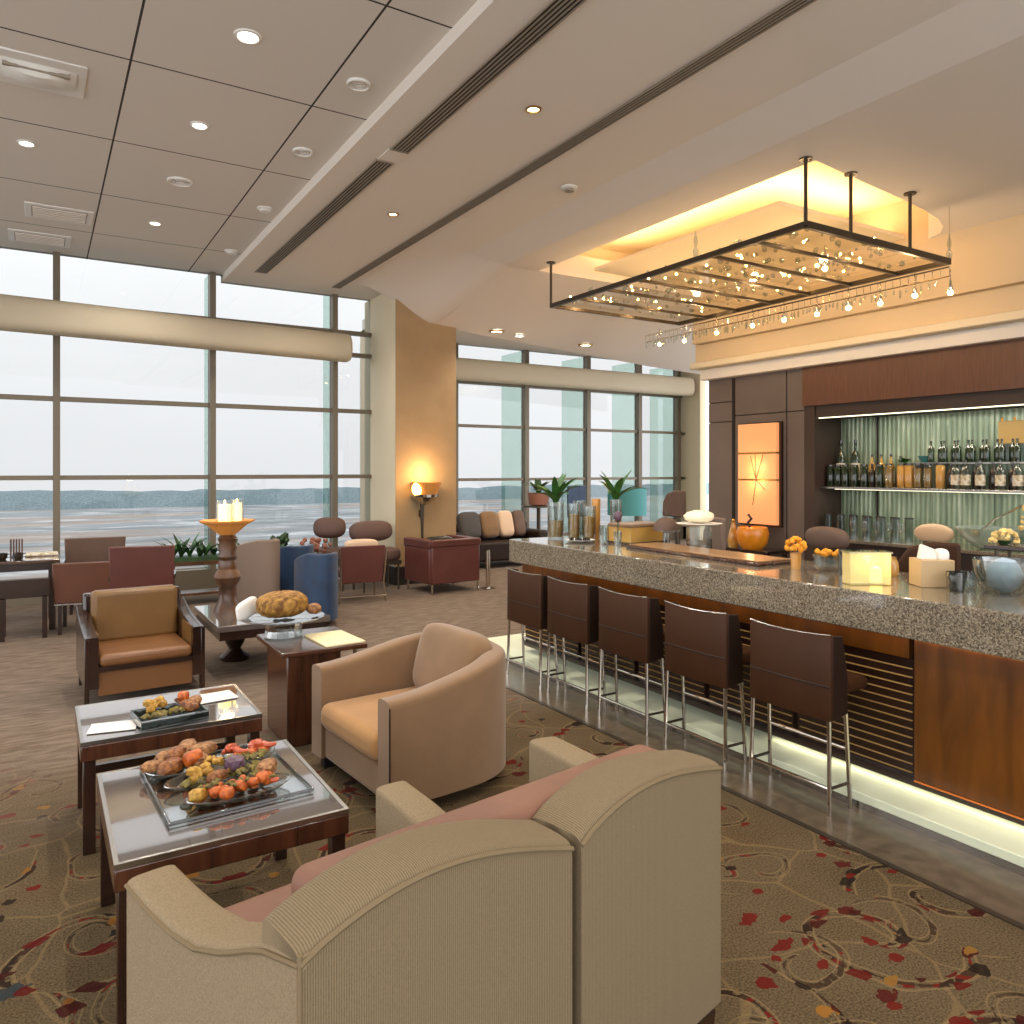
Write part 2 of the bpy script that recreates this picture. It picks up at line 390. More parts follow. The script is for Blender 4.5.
def mirrorglass():
    m, nt, b = newmat('fluted_green_glass'); L = nt.links
    tc = N(nt, 'ShaderNodeTexCoord')
    w = N(nt, 'ShaderNodeTexWave'); w.bands_direction = 'Y'; w.inputs['Scale'].default_value = 5; w.inputs['Distortion'].default_value = 3; w.inputs['Detail'].default_value = 3; w.inputs['Detail Scale'].default_value = .4
    mp = N(nt, 'ShaderNodeMapping'); mp.inputs['Scale'].default_value = (1, 1, .14); L.new(tc.outputs['Object'], mp.inputs['Vector']); L.new(mp.outputs[0], w.inputs['Vector'])
    n = N(nt, 'ShaderNodeTexNoise'); n.inputs['Scale'].default_value = 9; n.inputs['Detail'].default_value = 4; L.new(mp.outputs[0], n.inputs['Vector'])
    f = mathn(nt, 'ADD', mathn(nt, 'MULTIPLY', w.outputs['Fac'], .2), mathn(nt, 'MULTIPLY', n.outputs['Fac'], .8))
    c = ramp(nt, f, [(.3, (112, 128, 106)), (.55, (150, 166, 140)), (.75, (206, 214, 190))])
    L.new(c, b.inputs['Base Color']); b.inputs['Metallic'].default_value = .3; b.inputs['Roughness'].default_value = .3
    bp = N(nt, 'ShaderNodeBump'); bp.inputs['Strength'].default_value = .4; bp.inputs['Distance'].default_value = .01
    L.new(w.outputs['Fac'], bp.inputs['Height']); L.new(bp.outputs[0], b.inputs['Normal'])
    return m

MAT = dict(
    carpet=carpet(), granite=granite(), tile=tileceil(), tide=tideflat(), hill=hillmat(), fluted=mirrorglass(),
    ceil=mat('painted_ceiling', (232, 224, 214), .8, spec=.2),
    cove=mat('cove_paint', (238, 222, 190), .8, spec=.2),
    cream=mat('cream_paint', (226, 212, 184), .7, spec=.2),
    tan=mat('pillar_front_tan', (168, 140, 104), .7, spec=.2, noise=.06, nscale=3),
    beam=mat('beam_paint', (208, 196, 172), .6, spec=.3),
    alu=mat('bronze_aluminium', (118, 108, 92), .45, metal=.3),
    fin=glass('green_fin_glass', (222, 236, 230), .03),
    pane=glass('sky_dimming_pane', (152, 153, 153), .05, rough=.01),  # grey tint added to dim the sky, so the world can be brighter
    stone=mat('dark_stone_floor', (92, 80, 65), .28, noise=.25, nscale=14, coat=.2),
    base=mat('dark_baseboard', (46, 36, 30), .4),
    white=mat('white_enamel', (232, 230, 224), .45),
    black=mat('black_plastic', (22, 20, 19), .4),
    slot=mat('diffuser_black', (26, 23, 20), .7),
    slat=mat('diffuser_blade', (150, 138, 122), .5),
    linen=ribbed('ribbed_linen', (96, 82, 60), (128, 111, 84), 62, 'X'),
    linenflat=mat('woven_linen', (138, 122, 98), .95, spec=.15, noise=.12, nscale=160, bump=.35, bscale=300),
    piping=mat('linen_piping', (120, 104, 80), .9, spec=.15),
    pink=mat('rose_brown_leather', (120, 82, 64), .6, noise=.1, nscale=5, bump=.05),
    suede=mat('tan_suede', (126, 98, 71), .9, spec=.15, noise=.06, nscale=6, sheen=.3, bump=.1, bscale=240),
    suedeseat=mat('golden_suede', (164, 122, 76), .85, spec=.2, noise=.06, nscale=6, sheen=.2, bump=.1, bscale=240),
    dwood=wood('espresso_wood', (26, 14, 10), (50, 28, 19), 4, .25, (1, 1, 1), .5),
    mwood=wood('mahogany', (50, 27, 16), (82, 46, 28), 3, .25, (8, 8, 1), .5),
    barwood=wood('bar_veneer', (76, 42, 7), (114, 66, 16), 1.6, .3, (1, 7, 1.2), .35, (.65, 0, 0)),
    fascia=wood('fascia_veneer', (86, 52, 32), (104, 64, 40), 2, .45, (1, 30, 2), .1),
    panel=mat('taupe_wall_panel', (104, 92, 86), .5, noise=.05, nscale=2),
    darkpanel=mat('dark_recess_trim', (58, 42, 34), .5),
    groove=mat('panel_groove', (34, 28, 24), .8),
    glasstop=mat('glossy_table_glass', (78, 58, 48), .05, spec=1, coat=1),
    steel=mat('brushed_steel_edge', (176, 172, 166), .25, metal=1),
    chrome=mat('chrome', (206, 198, 186), .12, metal=1),
    brass=mat('aged_brass', (176, 134, 70), .3, metal=1),
    iron=mat('dark_bronze_metal', (78, 68, 56), .35, metal=.6),
    leather=mat('brown_leather', (60, 35, 18), .5, spec=.2, noise=.1, nscale=4, bump=.08, bscale=120),
    leatherside=mat('dark_leather_edge', (36, 22, 15), .5, spec=.3),
    gold=mat('golden_leather', (112, 80, 40), .36, noise=.12, nscale=3, bump=.08, bscale=90),
    goldseat=mat('tan_leather', (118, 79, 46), .38, noise=.08, nscale=3, bump=.05, bscale=90),
    burg=mat('burgundy_leather', (92, 50, 44), .35, noise=.1, nscale=4),
    burgchair=mat('maroon_leather', (84, 42, 34), .42, noise=.1, nscale=4),
    brownchair=mat('chestnut_leather', (92, 54, 36), .4, noise=.1, nscale=4),
    taupe=mat('taupe_fabric', (116, 98, 86), .8),
    mocha=mat('mocha_fabric', (96, 74, 62), .75, noise=.08, nscale=6),
    mauve=mat('mauve_brown_fabric', (92, 68, 60), .7, noise=.1, nscale=8),
    blue=mat('blue_velvet', (24, 50, 82), .55, noise=.25, nscale=6, sheen=.1),
    teal=mat('teal_fabric', (70, 136, 138), .7),
    charcoal=mat('charcoal_fabric', (70, 66, 64), .8),
    bone=mat('bone_cushion', (206, 178, 150), .8),
    paper=mat('cream_paper', (234, 216, 172), .7),
    napkin=mat('white_napkin', (236, 234, 228), .9),
    clear=glass('clear_glass', (236, 240, 238), .16),
    smoke=glass('smoked_glass', (150, 158, 154), .22, body=.15, bodycol=(70, 76, 74)),
    greenglass=glass('green_bottle_glass', (120, 150, 110), .22, body=.35, bodycol=(50, 66, 40)),
    amber=glass('amber_glass', (240, 196, 110), .2, body=.45, bodycol=(250, 196, 100)),
    iceglass=glass('pale_blue_glass', (222, 232, 238), .2, body=.6, bodycol=(196, 222, 246)),
    leaf=mat('leaf_green', (52, 96, 38), .45, noise=.3, nscale=12),
    leafdark=mat('leaf_dark', (40, 70, 34), .5, noise=.3, nscale=14),
    terracotta=mat('terracotta', (142, 92, 74), .7),
    carrot=mat('carrot', (206, 104, 36), .4, c2=(146, 62, 20), nscale=45, bump=.4, bscale=90),
    squash=mat('yellow_squash', (196, 154, 62), .5, c2=(140, 96, 34), nscale=50, bump=.3, bscale=80),
    roast=mat('roast_brown', (158, 98, 46), .4, c2=(84, 40, 16), nscale=36, bump=.7, bscale=80),
    bread=mat('bread_crust', (176, 128, 80), .6, c2=(104, 60, 28), nscale=34, bump=.7, bscale=70),
    cabbage=mat('red_cabbage', (92, 66, 84), .45, noise=.35, nscale=30, bump=.3),
    greens=mat('roasted_greens', (132, 116, 46), .6, c2=(64, 54, 22), nscale=40, bump=.5, bscale=60),
    tomato=mat('red_pepper', (176, 76, 40), .35, noise=.2, nscale=20),
    flowery=mat('orange_petals', (224, 150, 34), .7, noise=.25, nscale=40),
    flowerp=mat('pale_yellow_petals', (222, 190, 120), .8, noise=.2, nscale=40),
    stonecarve=wood('carved_dark_wood', (48, 28, 16), (104, 66, 36), 6, .4, (1, 1, 1), .3),
    orangebowl=mat('orange_glaze', (224, 138, 24), .3, coat=.4),
    cream2=mat('whipped_cream', (250, 236, 206), .7, noise=.05, nscale=20),
    goldbox=mat('gold_card', (170, 136, 76), .5),
    label=mat('paper_label', (240, 234, 218), .7, c2=(178, 158, 122), nscale=26),
    darkbottle=mat('dark_bottle', (40, 30, 22), .15, coat=.5),
)
MAT['glasstop'].node_tree.nodes['Principled BSDF'].inputs['Coat IOR'].default_value = 2.1
def tabletop(name, base, refl):
    m, nt, b = newmat(name); b.inputs['Base Color'].default_value = lin(base); b.inputs['Metallic'].default_value = refl; b.inputs['Roughness'].default_value = .06
    b.inputs['Coat Weight'].default_value = 1; b.inputs['Coat Roughness'].default_value = .02; b.inputs['Coat IOR'].default_value = 1.9
    return m
MAT['boxcard'] = mat('beige_card', (190, 162, 122), .7)
MAT['punchglass'] = glass('punch_bowl_glass', (222, 236, 228), .2, body=.18, bodycol=(236, 244, 240))
MAT['bulk'] = mat('lamp_tinted_bulkhead', (214, 192, 158), .8, spec=.2)  # warm glow of the lamps is put into this base colour
MAT['tabletop'] = tabletop('mirror_table_glass', (128, 118, 114), .55)
MAT['loaf'] = mat('loaf_crust', (176, 132, 56), .65, c2=(104, 62, 22), nscale=26, bump=.8, bscale=34, stretch=(1, 3, 1))
MAT['boardwood'] = wood('pale_board_wood', (124, 90, 56), (154, 116, 76), 4, .4, (8, 1, 1), .2)
MAT['lamp'] = emit('lamp_lens', (255, 246, 226), 9)
MAT['bulb'] = emit('warm_bulb', (255, 208, 130), 40)
MAT['plinth'] = emit('backlit_plinth', (206, 212, 186), .08)
MAT['ledwarm'] = emit('warm_led_line', (206, 116, 48), .12)
MAT['ledwhite'] = emit('white_led_line', (255, 244, 214), 1.6)
MAT['shade'] = emit('lit_fabric_shade', (222, 150, 98), .5)
MAT['candle'] = emit('candle_glow', (255, 216, 130), 2.6)
MAT['flame'] = emit('torch_flame', (255, 196, 96), 14)
MAT['lightbox'] = glass('lit_yellow_glass', (252, 240, 190), .1, body=.5, bodycol=(250, 236, 170))
MAT['glowbowl'] = emit('self_lit_bowl', (190, 124, 56), .2)
# ------------------------------------------------------------------ camera and sky
cam = bpy.data.cameras.new('camera'); camo = bpy.data.objects.new('camera', cam); col.objects.link(camo)
cam.sensor_width = 36; cam.lens = 764/1024*36; cam.shift_y = -42/1024
cam.clip_start = .05; cam.clip_end = 3000
camo.location = (0, 0, 1.7); camo.rotation_euler = (PI/2, 0, math.radians(-31.7))
scene.camera = camo
w = bpy.data.worlds.new('overcast_sky'); scene.world = w; w.use_nodes = True
nt = w.node_tree; bg = nt.nodes['Background']
tc = N(nt, 'ShaderNodeTexCoord'); sp = N(nt, 'ShaderNodeSeparateXYZ'); nt.links.new(tc.outputs['Generated'], sp.inputs[0])
cl = N(nt, 'ShaderNodeTexNoise'); cl.inputs['Scale'].default_value = 3; cl.inputs['Detail'].default_value = 4
mp = N(nt, 'ShaderNodeMapping'); mp.inputs['Scale'].default_value = (1, 1, 4); nt.links.new(tc.outputs['Generated'], mp.inputs[0]); nt.links.new(mp.outputs[0], cl.inputs['Vector'])
el = mathn(nt, 'ADD', sp.outputs[2], mathn(nt, 'MULTIPLY', mathn(nt, 'SUBTRACT', cl.outputs['Fac'], .5), .12))
c = ramp(nt, el, [(0, (213, 214, 216)), (.12, (222, 223, 225)), (.3, (247, 248, 250)), (.6, (252, 253, 255))])
nt.links.new(c, bg.inputs['Color']); bg.inputs['Strength'].default_value = 2.8
scene.view_settings.view_transform = 'Standard'; scene.view_settings.look = 'None'
scene.view_settings.gamma = 1; scene.view_settings.exposure = .42; scene.view_settings.use_curve_mapping = False
try:
    scene.cycles.max_bounces = 7; scene.cycles.diffuse_bounces = 4; scene.cycles.glossy_bounces = 3; scene.cycles.transparent_max_bounces = 14
    scene.cycles.caustics_reflective = False; scene.cycles.caustics_refractive = False
    scene.cycles.sample_clamp_indirect = 4; scene.cycles.use_denoising = True
except Exception: pass

# ------------------------------------------------------------------ floor, walls
def slab(name, x0, x1, y0, y1, z0, z1, m, **k): return struct(name, G().box(x0, x1, y0, y1, z0, z1), MAT[m], **k)
slab('floor', -7, 3.12, -4, 14.2, -.2, 0, 'carpet')
struct('floor_carpet_lounge', G().box(3.12, 14, 6.6, 14.2, -.2, 0), MAT['carpet'])
slab('floor_stone', 3.12, 14, -4, 6.6, -.2, 0, 'stone')
slab('trim_1', 3.09, 3.12, -4, 6.6, 0, .006, 'iron')

# pillar block between the two glazed fronts
slab('wall_pillar', 4.46, 5.46, 10.5, 11.75, 0, 4.4, 'cream')
slab('wall_return', 5.3, 5.46, 11.75, 14.2, 0, 4.4, 'cream')
struct('trim_2', G().box(4.462, 5.462, 10.488, 10.5, 0, 4.39), MAT['tan'])  # thin tan sheet over the front face of the cream pillar
struct('baseboard_pillar', G().box(4.44, 5.48, 10.46, 14.0, 0, .27), MAT['base'], bevel=.006)
slab('wall_end', 13.6, 13.8, 13.35, 14.2, 0, 4.3, 'cream')
slab('wall_end_pier', 13.5, 13.8, 12.6, 12.95, 0, 4.3, 'beam')

# ceilings
slab('ceiling_panels', -7, 2.22, -4, 11.6, 4.5, 4.6, 'tile')
g = G().prism([(2.22, -4), (4.53, -4), (4.53, 11.6), (2.22, 11.6)], 4.4, 4.6)
struct('ceiling_band', g, MAT['ceil'])
# bar ceiling: sloped lip then a plane at 4.3 with the light recess cut out
g = G()
g._add([(4.53, -4, 4.4), (4.53, 11.6, 4.4), (5.0, 11.6, 4.3), (5.0, -4, 4.3), (4.53, -4, 4.6), (4.53, 11.6, 4.6), (5.0, 11.6, 4.6), (5.0, -4, 4.6)],
       [(0,1,2,3), (4,7,6,5), (0,3,7,4), (1,5,6,2), (0,4,5,1), (3,2,6,7)])
struct('ceiling_slope', g, MAT['ceil'])
g = G()
g.prism([(5.0, -4), (5.54, -4), (5.54, 8.3), (5.0, 8.3)], 4.3, 4.6)
curve = [(5.54, 4.12), (6.3, 4.2), (7.0, 4.27), (7.5, 4.33), (7.9, 4.41), (8.2, 4.52), (8.4, 4.66), (8.5, 4.85)]
g.prism([(5.54, -4), (8.5, -4)]+curve[::-1], 4.3, 4.6)
g.prism([(5.0, 8.3), (14, 8.3), (14, 14.1), (5.3, 14.1), (5.3, 11.6), (5.0, 11.6)], 4.3, 4.6)
struct('ceiling_bar', g, MAT['ceil'])
# far soffit dips towards the right-hand windows
def soffit_z(x, y):
    e = 3.95-.07*(x-4.53) if x < 9.5 else 3.6-.045*(x-9.5)
    u = min(1, max(0, (y-8.3)/2.3)); u = u*u*(3-2*u)*.6+u*.4; return 4.295+(e-4.295)*u
def rampz(x, k, y): return 4.397-.1*min(1, max(0, (x-4.53)/.47))-k*(4.295-soffit_z(5.1, y))
RAMP = [(3.9+.1*k, (k/12)**2*(3-2*k/12)) for k in range(13)]
g = G(); xs = [5.1, 5.5, 6.5, 7.5, 8.5, 9.5, 11, 14]; ys = [8.3+.23*k for k in range(11)]
g.sheet([[(x, y, soffit_z(x, y)) for x in xs] for y in ys])
g.sheet([[(x, 10.6, soffit_z(x, 10.6)) for x in xs], [(x, 10.6, 4.45) for x in xs]])
g.sheet([[(x, y, rampz(x, k, y)) for y in ys] for x, k in RAMP])
g.sheet([[(x, 10.6, rampz(x, k, 10.6)) for x, k in RAMP], [(x, 10.6, 4.45) for x, k in RAMP]])
struct('ceiling_soffit', g, MAT['ceil'])
slab('ceiling_recess_top', 5.2, 8.9, 3.7, 8.7, 4.82, 4.92, 'cove')
g = G().box(5.24, 5.34, 3.7, 8.7, 4.6, 4.82).box(5.34, 8.5, 8.5, 8.6, 4.6, 4.82)
struct('ceiling_recess_side', g, MAT['cove'])
struct('ceiling_recess_tray', G().box(6.3, 8.45, 5.1, 8.1, 4.36, 4.4), MAT['cove'])

# bulkhead with stepped crown above the bar wall
slab('wall_bulkhead', 8.5, 9.6, -4, 8.5, 3.62, 4.85, 'bulk')
struct('trim_3', G().box(8.58, 9.6, -4, 8.53, 3.34, 3.62), MAT['bulk'], bevel=.02)
struct('trim_4', G().box(8.5, 9.6, -4, 8.56, 3.24, 3.34), MAT['cream'], bevel=.015)
struct('trim_5', G().box(8.66, 9.6, -4, 8.5, 3.08, 3.24), MAT['ceil'], bevel=.01)
# panelled wall left of the back bar
g = G(); 
for (y0, y1) in ((7.99, 8.46), (7.02, 7.93), (6.72, 7.0)):
    for (z0, z1) in ((0, 2.42), (2.43, 2.72), (2.73, 3.08)) if y1-y0 > .3 and y0 > 7.5 else ((0, 2.5), (2.51, 3.08)):
        g.box(8.8, 9.6, y0, y1, z0, z1)
struct('wall_panelling', g, MAT['panel'], bevel=.006)
slab('wall_panelling_backing', 8.83, 9.55, 6.74, 8.44, 0, 3.07, 'groove')
slab('trim_6', 8.795, 8.83, 7.935, 7.985, 0, 3.07, 'groove')
slab('wall_fascia', 8.76, 9.6, -4, 6.72, 2.56, 3.08, 'fascia')
slab('trim_7', 8.82, 9.6, -4, 6.72, 2.4, 2.56, 'darkpanel')
slab('wall_recess_side', 8.8, 9.6, 6.56, 6.72, 0, 2.56, 'darkpanel')
slab('wall_recess_back', 9.42, 9.6, -4, 6.56, 0, 2.5, 'darkpanel')
g = G()
for k in range(9): g.box(9.39, 9.41, 6.02-.72*(k+1)+.006, 6.02-.72*k, .82, 2.4)
g.box(9.36, 9.41, 6.06, 6.55, .82, 2.4)
struct('wall_recess_glass', g, MAT['fluted'])
struct('trim_8', G().box(8.86, 8.88, -1, 6.54, 2.388, 2.4), MAT['ledwhite'])

# ------------------------------------------------------------------ glazed fronts
def front(k, y, mulls, rows, x0, x1, ztop, fin, mw=.08):
    g = G()
    for x in mulls: g.box(x-mw/2, x+mw/2, y-.09, y+.07, 0, ztop)
    for z in rows: g.box(x0, x1, y-.05, y+.05, z-.03, z+.03)
    g.box(x0, x1, y-.08, y+.08, 0, .3)
    f = struct('window_%d' % k, g, MAT['alu'])
    gp = G(); gp._add([(x0, y, .3), (x1, y, .3), (x1, y, ztop), (x0, y, ztop)], [(0,1,2,3)])
    p = obj('pane', gp, MAT['pane'], f)
    gf = G()
    for x in mulls: gf.box(x-.03, x-.01, y+.1, y+fin, .2, ztop)
    obj('glass_fin', gf, MAT['fin'], f)
    return f
front(1, 11.5, [-7, -5.4, -3.55, -1.7, .18, 2.08, 3.86], [1.6, 2.62, 3.5, 3.84], -7, 4.46, 4.5, .42)
front(2, 14.0, [5.6, 7.25, 8.98, 10.66, 12.2, 13.45], [1.5, 2.62, 3.52, 3.98], 5.46, 13.6, 4.3, .95, .1)
front(3, 13.9, [], [1.5, 2.6], 13.6, 13.62, 4.3, .1)   # sliver of glass in the end wall
# deep horizontal beam across each glazed front
def beam(name, x0, x1, y, z0, z1, cap, skew=0):
    zc, h = (z0+z1)/2, (z1-z0)/2
    pr = [(y+.17*math.copysign(abs(math.cos(a))**.7, math.cos(a)), zc+h*math.copysign(abs(math.sin(a))**.7, math.sin(a))) for a in [2*PI*k/24 for k in range(24)]]
    g = G(); n = 24
    xs = [x0, x1] if not cap else [x0, x1-.06, x1-.02, x1]; sc = [1, 1] if not cap else [1, 1, .93, .75]
    v = [(xx, y+(p[0]-y)*s+(xx-x1)*skew, zc+(p[1]-zc)*s) for xx, s in zip(xs, sc) for p in pr]
    f = [(i*n+k, i*n+(k+1) % n, (i+1)*n+(k+1) % n, (i+1)*n+k) for i in range(len(xs)-1) for k in range(n)]+[tuple(range(n)), tuple((len(xs)-1)*n+k for k in range(n))]
    g._add(v, f); struct(name, g, MAT['beam'])
beam('beam_left', -7, 4.02, 11.22, 3.34, 3.76, True, .1)
beam('beam_right', 5.46, 13.5, 13.6, 3.5, 3.95, False)

# ------------------------------------------------------------------ outside
g = G(); g._add([(-700, 15, -13.5), (900, 15, -13.5), (900, 420, -13.5), (-700, 420, -13.5)], [(0,1,2,3)])
struct('sea', g, MAT['tide'])
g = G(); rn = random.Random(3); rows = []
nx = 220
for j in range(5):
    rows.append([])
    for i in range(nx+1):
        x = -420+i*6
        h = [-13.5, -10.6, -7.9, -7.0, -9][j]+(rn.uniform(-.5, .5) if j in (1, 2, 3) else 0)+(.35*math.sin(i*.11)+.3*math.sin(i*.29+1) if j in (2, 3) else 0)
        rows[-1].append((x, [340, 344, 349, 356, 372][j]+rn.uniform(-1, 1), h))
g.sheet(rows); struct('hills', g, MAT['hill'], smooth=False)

# ------------------------------------------------------------------ ceiling fittings
def lamp_spot(o, loc, power, ang=2.4, c=(1, .91, .79), r=.05, blend=.6):
    l = bpy.data.lights.new('ceiling_spot', 'SPOT'); l.energy = power; l.spot_size = ang; l.spot_blend = blend; l.color = c; l.shadow_soft_size = r
    q = bpy.data.objects.new('ceiling_spot', l); col.objects.link(q); q.location = loc
    if o is not None: q.parent = o
    return q
def downlight(x, y, z, r, label, power=60, dark=False):
    t = thing('recessed_downlight', label, 'downlight', (x, y, z), 0, 'recessed ceiling downlights')
    obj('trim_ring', G().lathe([(r*.72, .012), (r*.72, -.004), (r*.8, -.012), (r, -.008), (r*1.02, .0), (r*1.02, .012)], n=28), MAT['brass' if dark else 'white'], t)
    obj('lens', G().lathe([(r*.7, .012), (r*.7, .0), (r*.35, -.002)], n=24), MAT['lamp'], t)
    lamp_spot(t, (0, 0, -.03), power)
    return t
downlight(1.14, 5.09, 4.5, .085, 'round recessed downlight nearest the top edge, in the big grey ceiling panel', 110)
downlight(1.10, 6.61, 4.5, .07, 'round recessed downlight in the panel just before the large round speaker grille', 110)
downlight(1.11, 9.5, 4.5, .07, 'small recessed downlight close to the window end of the panelled ceiling', 80)
downlight(-.10, 7.75, 4.5, .07, 'recessed downlight between the ceiling cassette and the slotted vent', 80)
downlight(3.14, 4.78, 4.4, .06, 'brass-rimmed downlight between the two long slots, nearer one', 130, True)
downlight(3.17, 7.52, 4.4, .06, 'brass-rimmed downlight between the two long slots, nearer the windows', 130, True)
downlight(6.08, 10.3, soffit_z(6.08, 10.3)-.012, .12, 'downlight near the far windows, left of the crystal rail', 60, True)
downlight(6.5, 10.3, soffit_z(6.5, 10.3)-.012, .09, 'dim downlight near the far windows, right of its neighbour', 40)
downlight(7.74, 10.2, soffit_z(7.74, 10.2)-.012, .12, 'downlight near the far windows, just below the end of the crystal rail', 60, True)
def grille(x, y, z, r, label, nm='ceiling_speaker', cat='speaker', dark='slot'):
    t = thing(nm, label, cat, (x, y, z), 0, 'round ceiling fittings')
    obj('rim', G().lathe([(r*.84, .01), (r*.84, -.01), (r*.92, -.02), (r, -.012), (r, .01)], n=32), MAT['white'], t)
    g = G(); g.lathe([(r*.84, .012), (r*.84, .004), (.001, .004)], n=28); obj('recess', g, MAT[dark], t)
    g = G()
    for k in (.28, .52, .74):
        g.lathe([(r*k-.006, .002), (r*k-.006, -.012), (r*k+.006, -.012), (r*k+.006, .002)], n=28, cap=False)
    g.box(-r*.84, r*.84, -.005, .005, -.006, .003); obj('cone_ring', g, MAT['white'], t)
    return t
grille(1.15, 7.99, 4.5, .115, 'largest round speaker grille, dark, mid panelled ceiling')
grille(1.96, 5.29, 4.5, .085, 'round white ceiling fitting in the edge panel nearest the camera', dark='slat')
grille(1.96, 6.67, 4.5, .085, 'second round white ceiling fitting from the camera, in the edge panels', dark='slat')
for x, y, lb in ((2.05, 8.35, 'small flat white detector third along the edge panels'), (2.08, 10.2, 'small white detector in the edge panels nearest the windows')):
    t = thing('smoke_detector', lb, 'smoke detector', (x, y, 4.5), 0, 'ceiling detectors')
    obj('base', G().lathe([(.085, .004), (.085, -.01), (.07, -.02)], n=24), MAT['white'], t)
    obj('head', G().lathe([(.06, -.018), (.055, -.035), (.02, -.04)], n=24), MAT['white'], t)
t = thing('smoke_detector', 'small round detector on the smooth ceiling left of the light recess', 'smoke detector', (4.3, 5.92, 4.4), 0, 'ceiling detectors')
obj('base', G().lathe([(.08, .004), (.08, -.012), (.065, -.02)], n=24), MAT['white'], t)
obj('head', G().lathe([(.05, -.018), (.045, -.04), (.02, -.045)], n=24), MAT['slat'], t)

def diffuser(x, y0, y1, z, wd, nb, label):
    t = thing('ceiling_slot_vent', label, 'air diffuser', (x, (y0+y1)/2, z), 0, 'long ceiling air slots'); h = (y1-y0)/2
    obj('slot_recess', G().box(-wd/2, wd/2, -h, h, -.006, -.001), MAT['slot'], t)
    g = G()
    for k in range(nb+1):
        xx = -wd/2+wd*k/nb; g.box(xx-.005, xx+.005, -h, h, -.014, -.006)
    obj('blade', g, MAT['slat'], t)
    for e in (-h-.012, h): obj('end_cap', G().box(-wd/2-.01, wd/2+.01, e, e+.012, -.016, -.001), MAT['slat'], t)
diffuser(2.56, 6.26, 10.65, 4.4, .15, 5, 'long black ceiling air slot running to the windows beside the panels')
diffuser(2.58, -2.5, 5.98, 4.4, .15, 5, 'long black ceiling air slot nearest the camera beside the panels')
slab('trim_9', 2.49, 2.66, 6.0, 6.24, 4.392, 4.402, 'ceil')
diffuser(3.72, -2.5, 10.95, 4.4, .11, 4, 'narrow long ceiling air slot on the bar side of the downlights')
# air-conditioning cassette and square vents
t = thing('ceiling_cassette', 'white bowed air-conditioning outlet set in the far left ceiling panel', 'air conditioner', (-.02, 6.33, 4.5), .0)
obj('frame', G().box(-.28, .3, -.26, .26, -.012, .002), MAT['white'], t, bevel=.006)
g = G(); rows = []
for i in range(9):
    u = -1+2*i/8; rows.append([( .24*u, -.15, -.012), (.24*u, -.1, -.02-.06*(1-u*u)), (.24*u, .05, -.02-.07*(1-u*u)), (.24*u, .16, -.012)])
g.sheet(rows); obj('bowed_cover', g, MAT['white'], t)
obj('air_slot', G().box(-.2, .2, -.13, -.1, -.05, -.012), MAT['slat'], t)
for (x, y, lb) in ((.18, 9.7, 'white slatted ceiling vent in the left panels behind the downlight'), (.0, 10.85, 'dark-edged ceiling vent hard against the window head')):
    t = thing('ceiling_vent', lb, 'vent', (x, y, 4.5), 0, 'square ceiling vents')
    obj('frame', G().box(-.32, .32, -.26, .26, -.012, .002), MAT['white'], t, bevel=.006)
    g = G()
    for k in range(6): g.box(-.25, .25, -.18+.065*k, -.145+.065*k, -.024, -.01)
    obj('slat', g, MAT['ceil'], t)
    obj('dark_gap', G().box(-.26, .26, -.2, .2, -.0135, -.011), MAT['slat'], t)

# ------------------------------------------------------------------ chandelier over the bar
t = thing('chandelier', 'large rectangular dark metal chandelier with crystal drops hung over the bar', 'chandelier', (6.5, 6.0, 3.75))
x0, x1, y0, y1 = -1.06, 1.12, -1.86, 1.88
g = G(); s = .02
g.box(x0-s, x0+s, y0, y1, -.025, .025); g.box(x0, x1, y0-s, y0+s, -.03, .03); g.box(x0, x1, y1-s, y1+s, -.02, .02); g.box(x1-s, x1+s, y0, y1, -.025, .025)
obj('frame', g, MAT['iron'], t)
for k in range(6):
    yy = y0+(y1-y0)*(k+1)/7
    obj('crossbar', G().box(x0, x1, yy-.014, yy+.014, -.02, .01), MAT['iron'], t)
for (px, py, top) in ((x0, y0, .55), (-.45, y0, .55), (.45, y0, .55), (x0, y1, .55)):
    rd = obj('suspension_rod', G().tube([(px, py, 0), (px, py, top)], .016), MAT['iron'], t)
    obj('ceiling_plate', G().lathe([(.055, top-.012), (.055, top), (.01, top)], (px, py, 0), n=20), MAT['iron'], rd)
obj('suspension_wire', G().tube([(x1, y0, 0), (x1, y0, .55)], .004, 6), MAT['chrome'], t)
gp = G(); gp._add([(x0, y0, .03), (x1, y0, .03), (x1, y1, .03), (x0, y1, .03)], [(0,1,2,3)])
obj('glass_sheet', gp, glass('frosted_amber_sheet', (252, 244, 226), .05, rough=.05), t)
rn = random.Random(11)
bulbg = None
for k in range(46):
    px, py = rn.uniform(x0+.1, x1-.1), rn.uniform(y0+.3, y1-.1)
    if bulbg is None:
        bulbg = obj('mini_bulb', G().ball((0, 0, 0), .013, sub=1), MAT['bulb'], t); b = bulbg
    else: b = bulbg.copy(); col.objects.link(b)
    b.location = (px, py, .05+rn.uniform(0, .06))
# crystals: loose glass drops on the sheet
g = G()
for k in range(260):
    px, py = rn.uniform(x0+.08, x1-.04), rn.uniform(y0+.08, y1-.05); sz = rn.uniform(.012, .034)
    g.ball((px, py, .045+sz), (sz, sz, sz*rn.uniform(.7, 1.6)), m=rot(rn.uniform(0, 3), rn.uniform(0, 3)), sub=0)
o = obj('crystal_drop', g, MAT['clear'], t, smooth=False); o['kind'] = 'stuff'
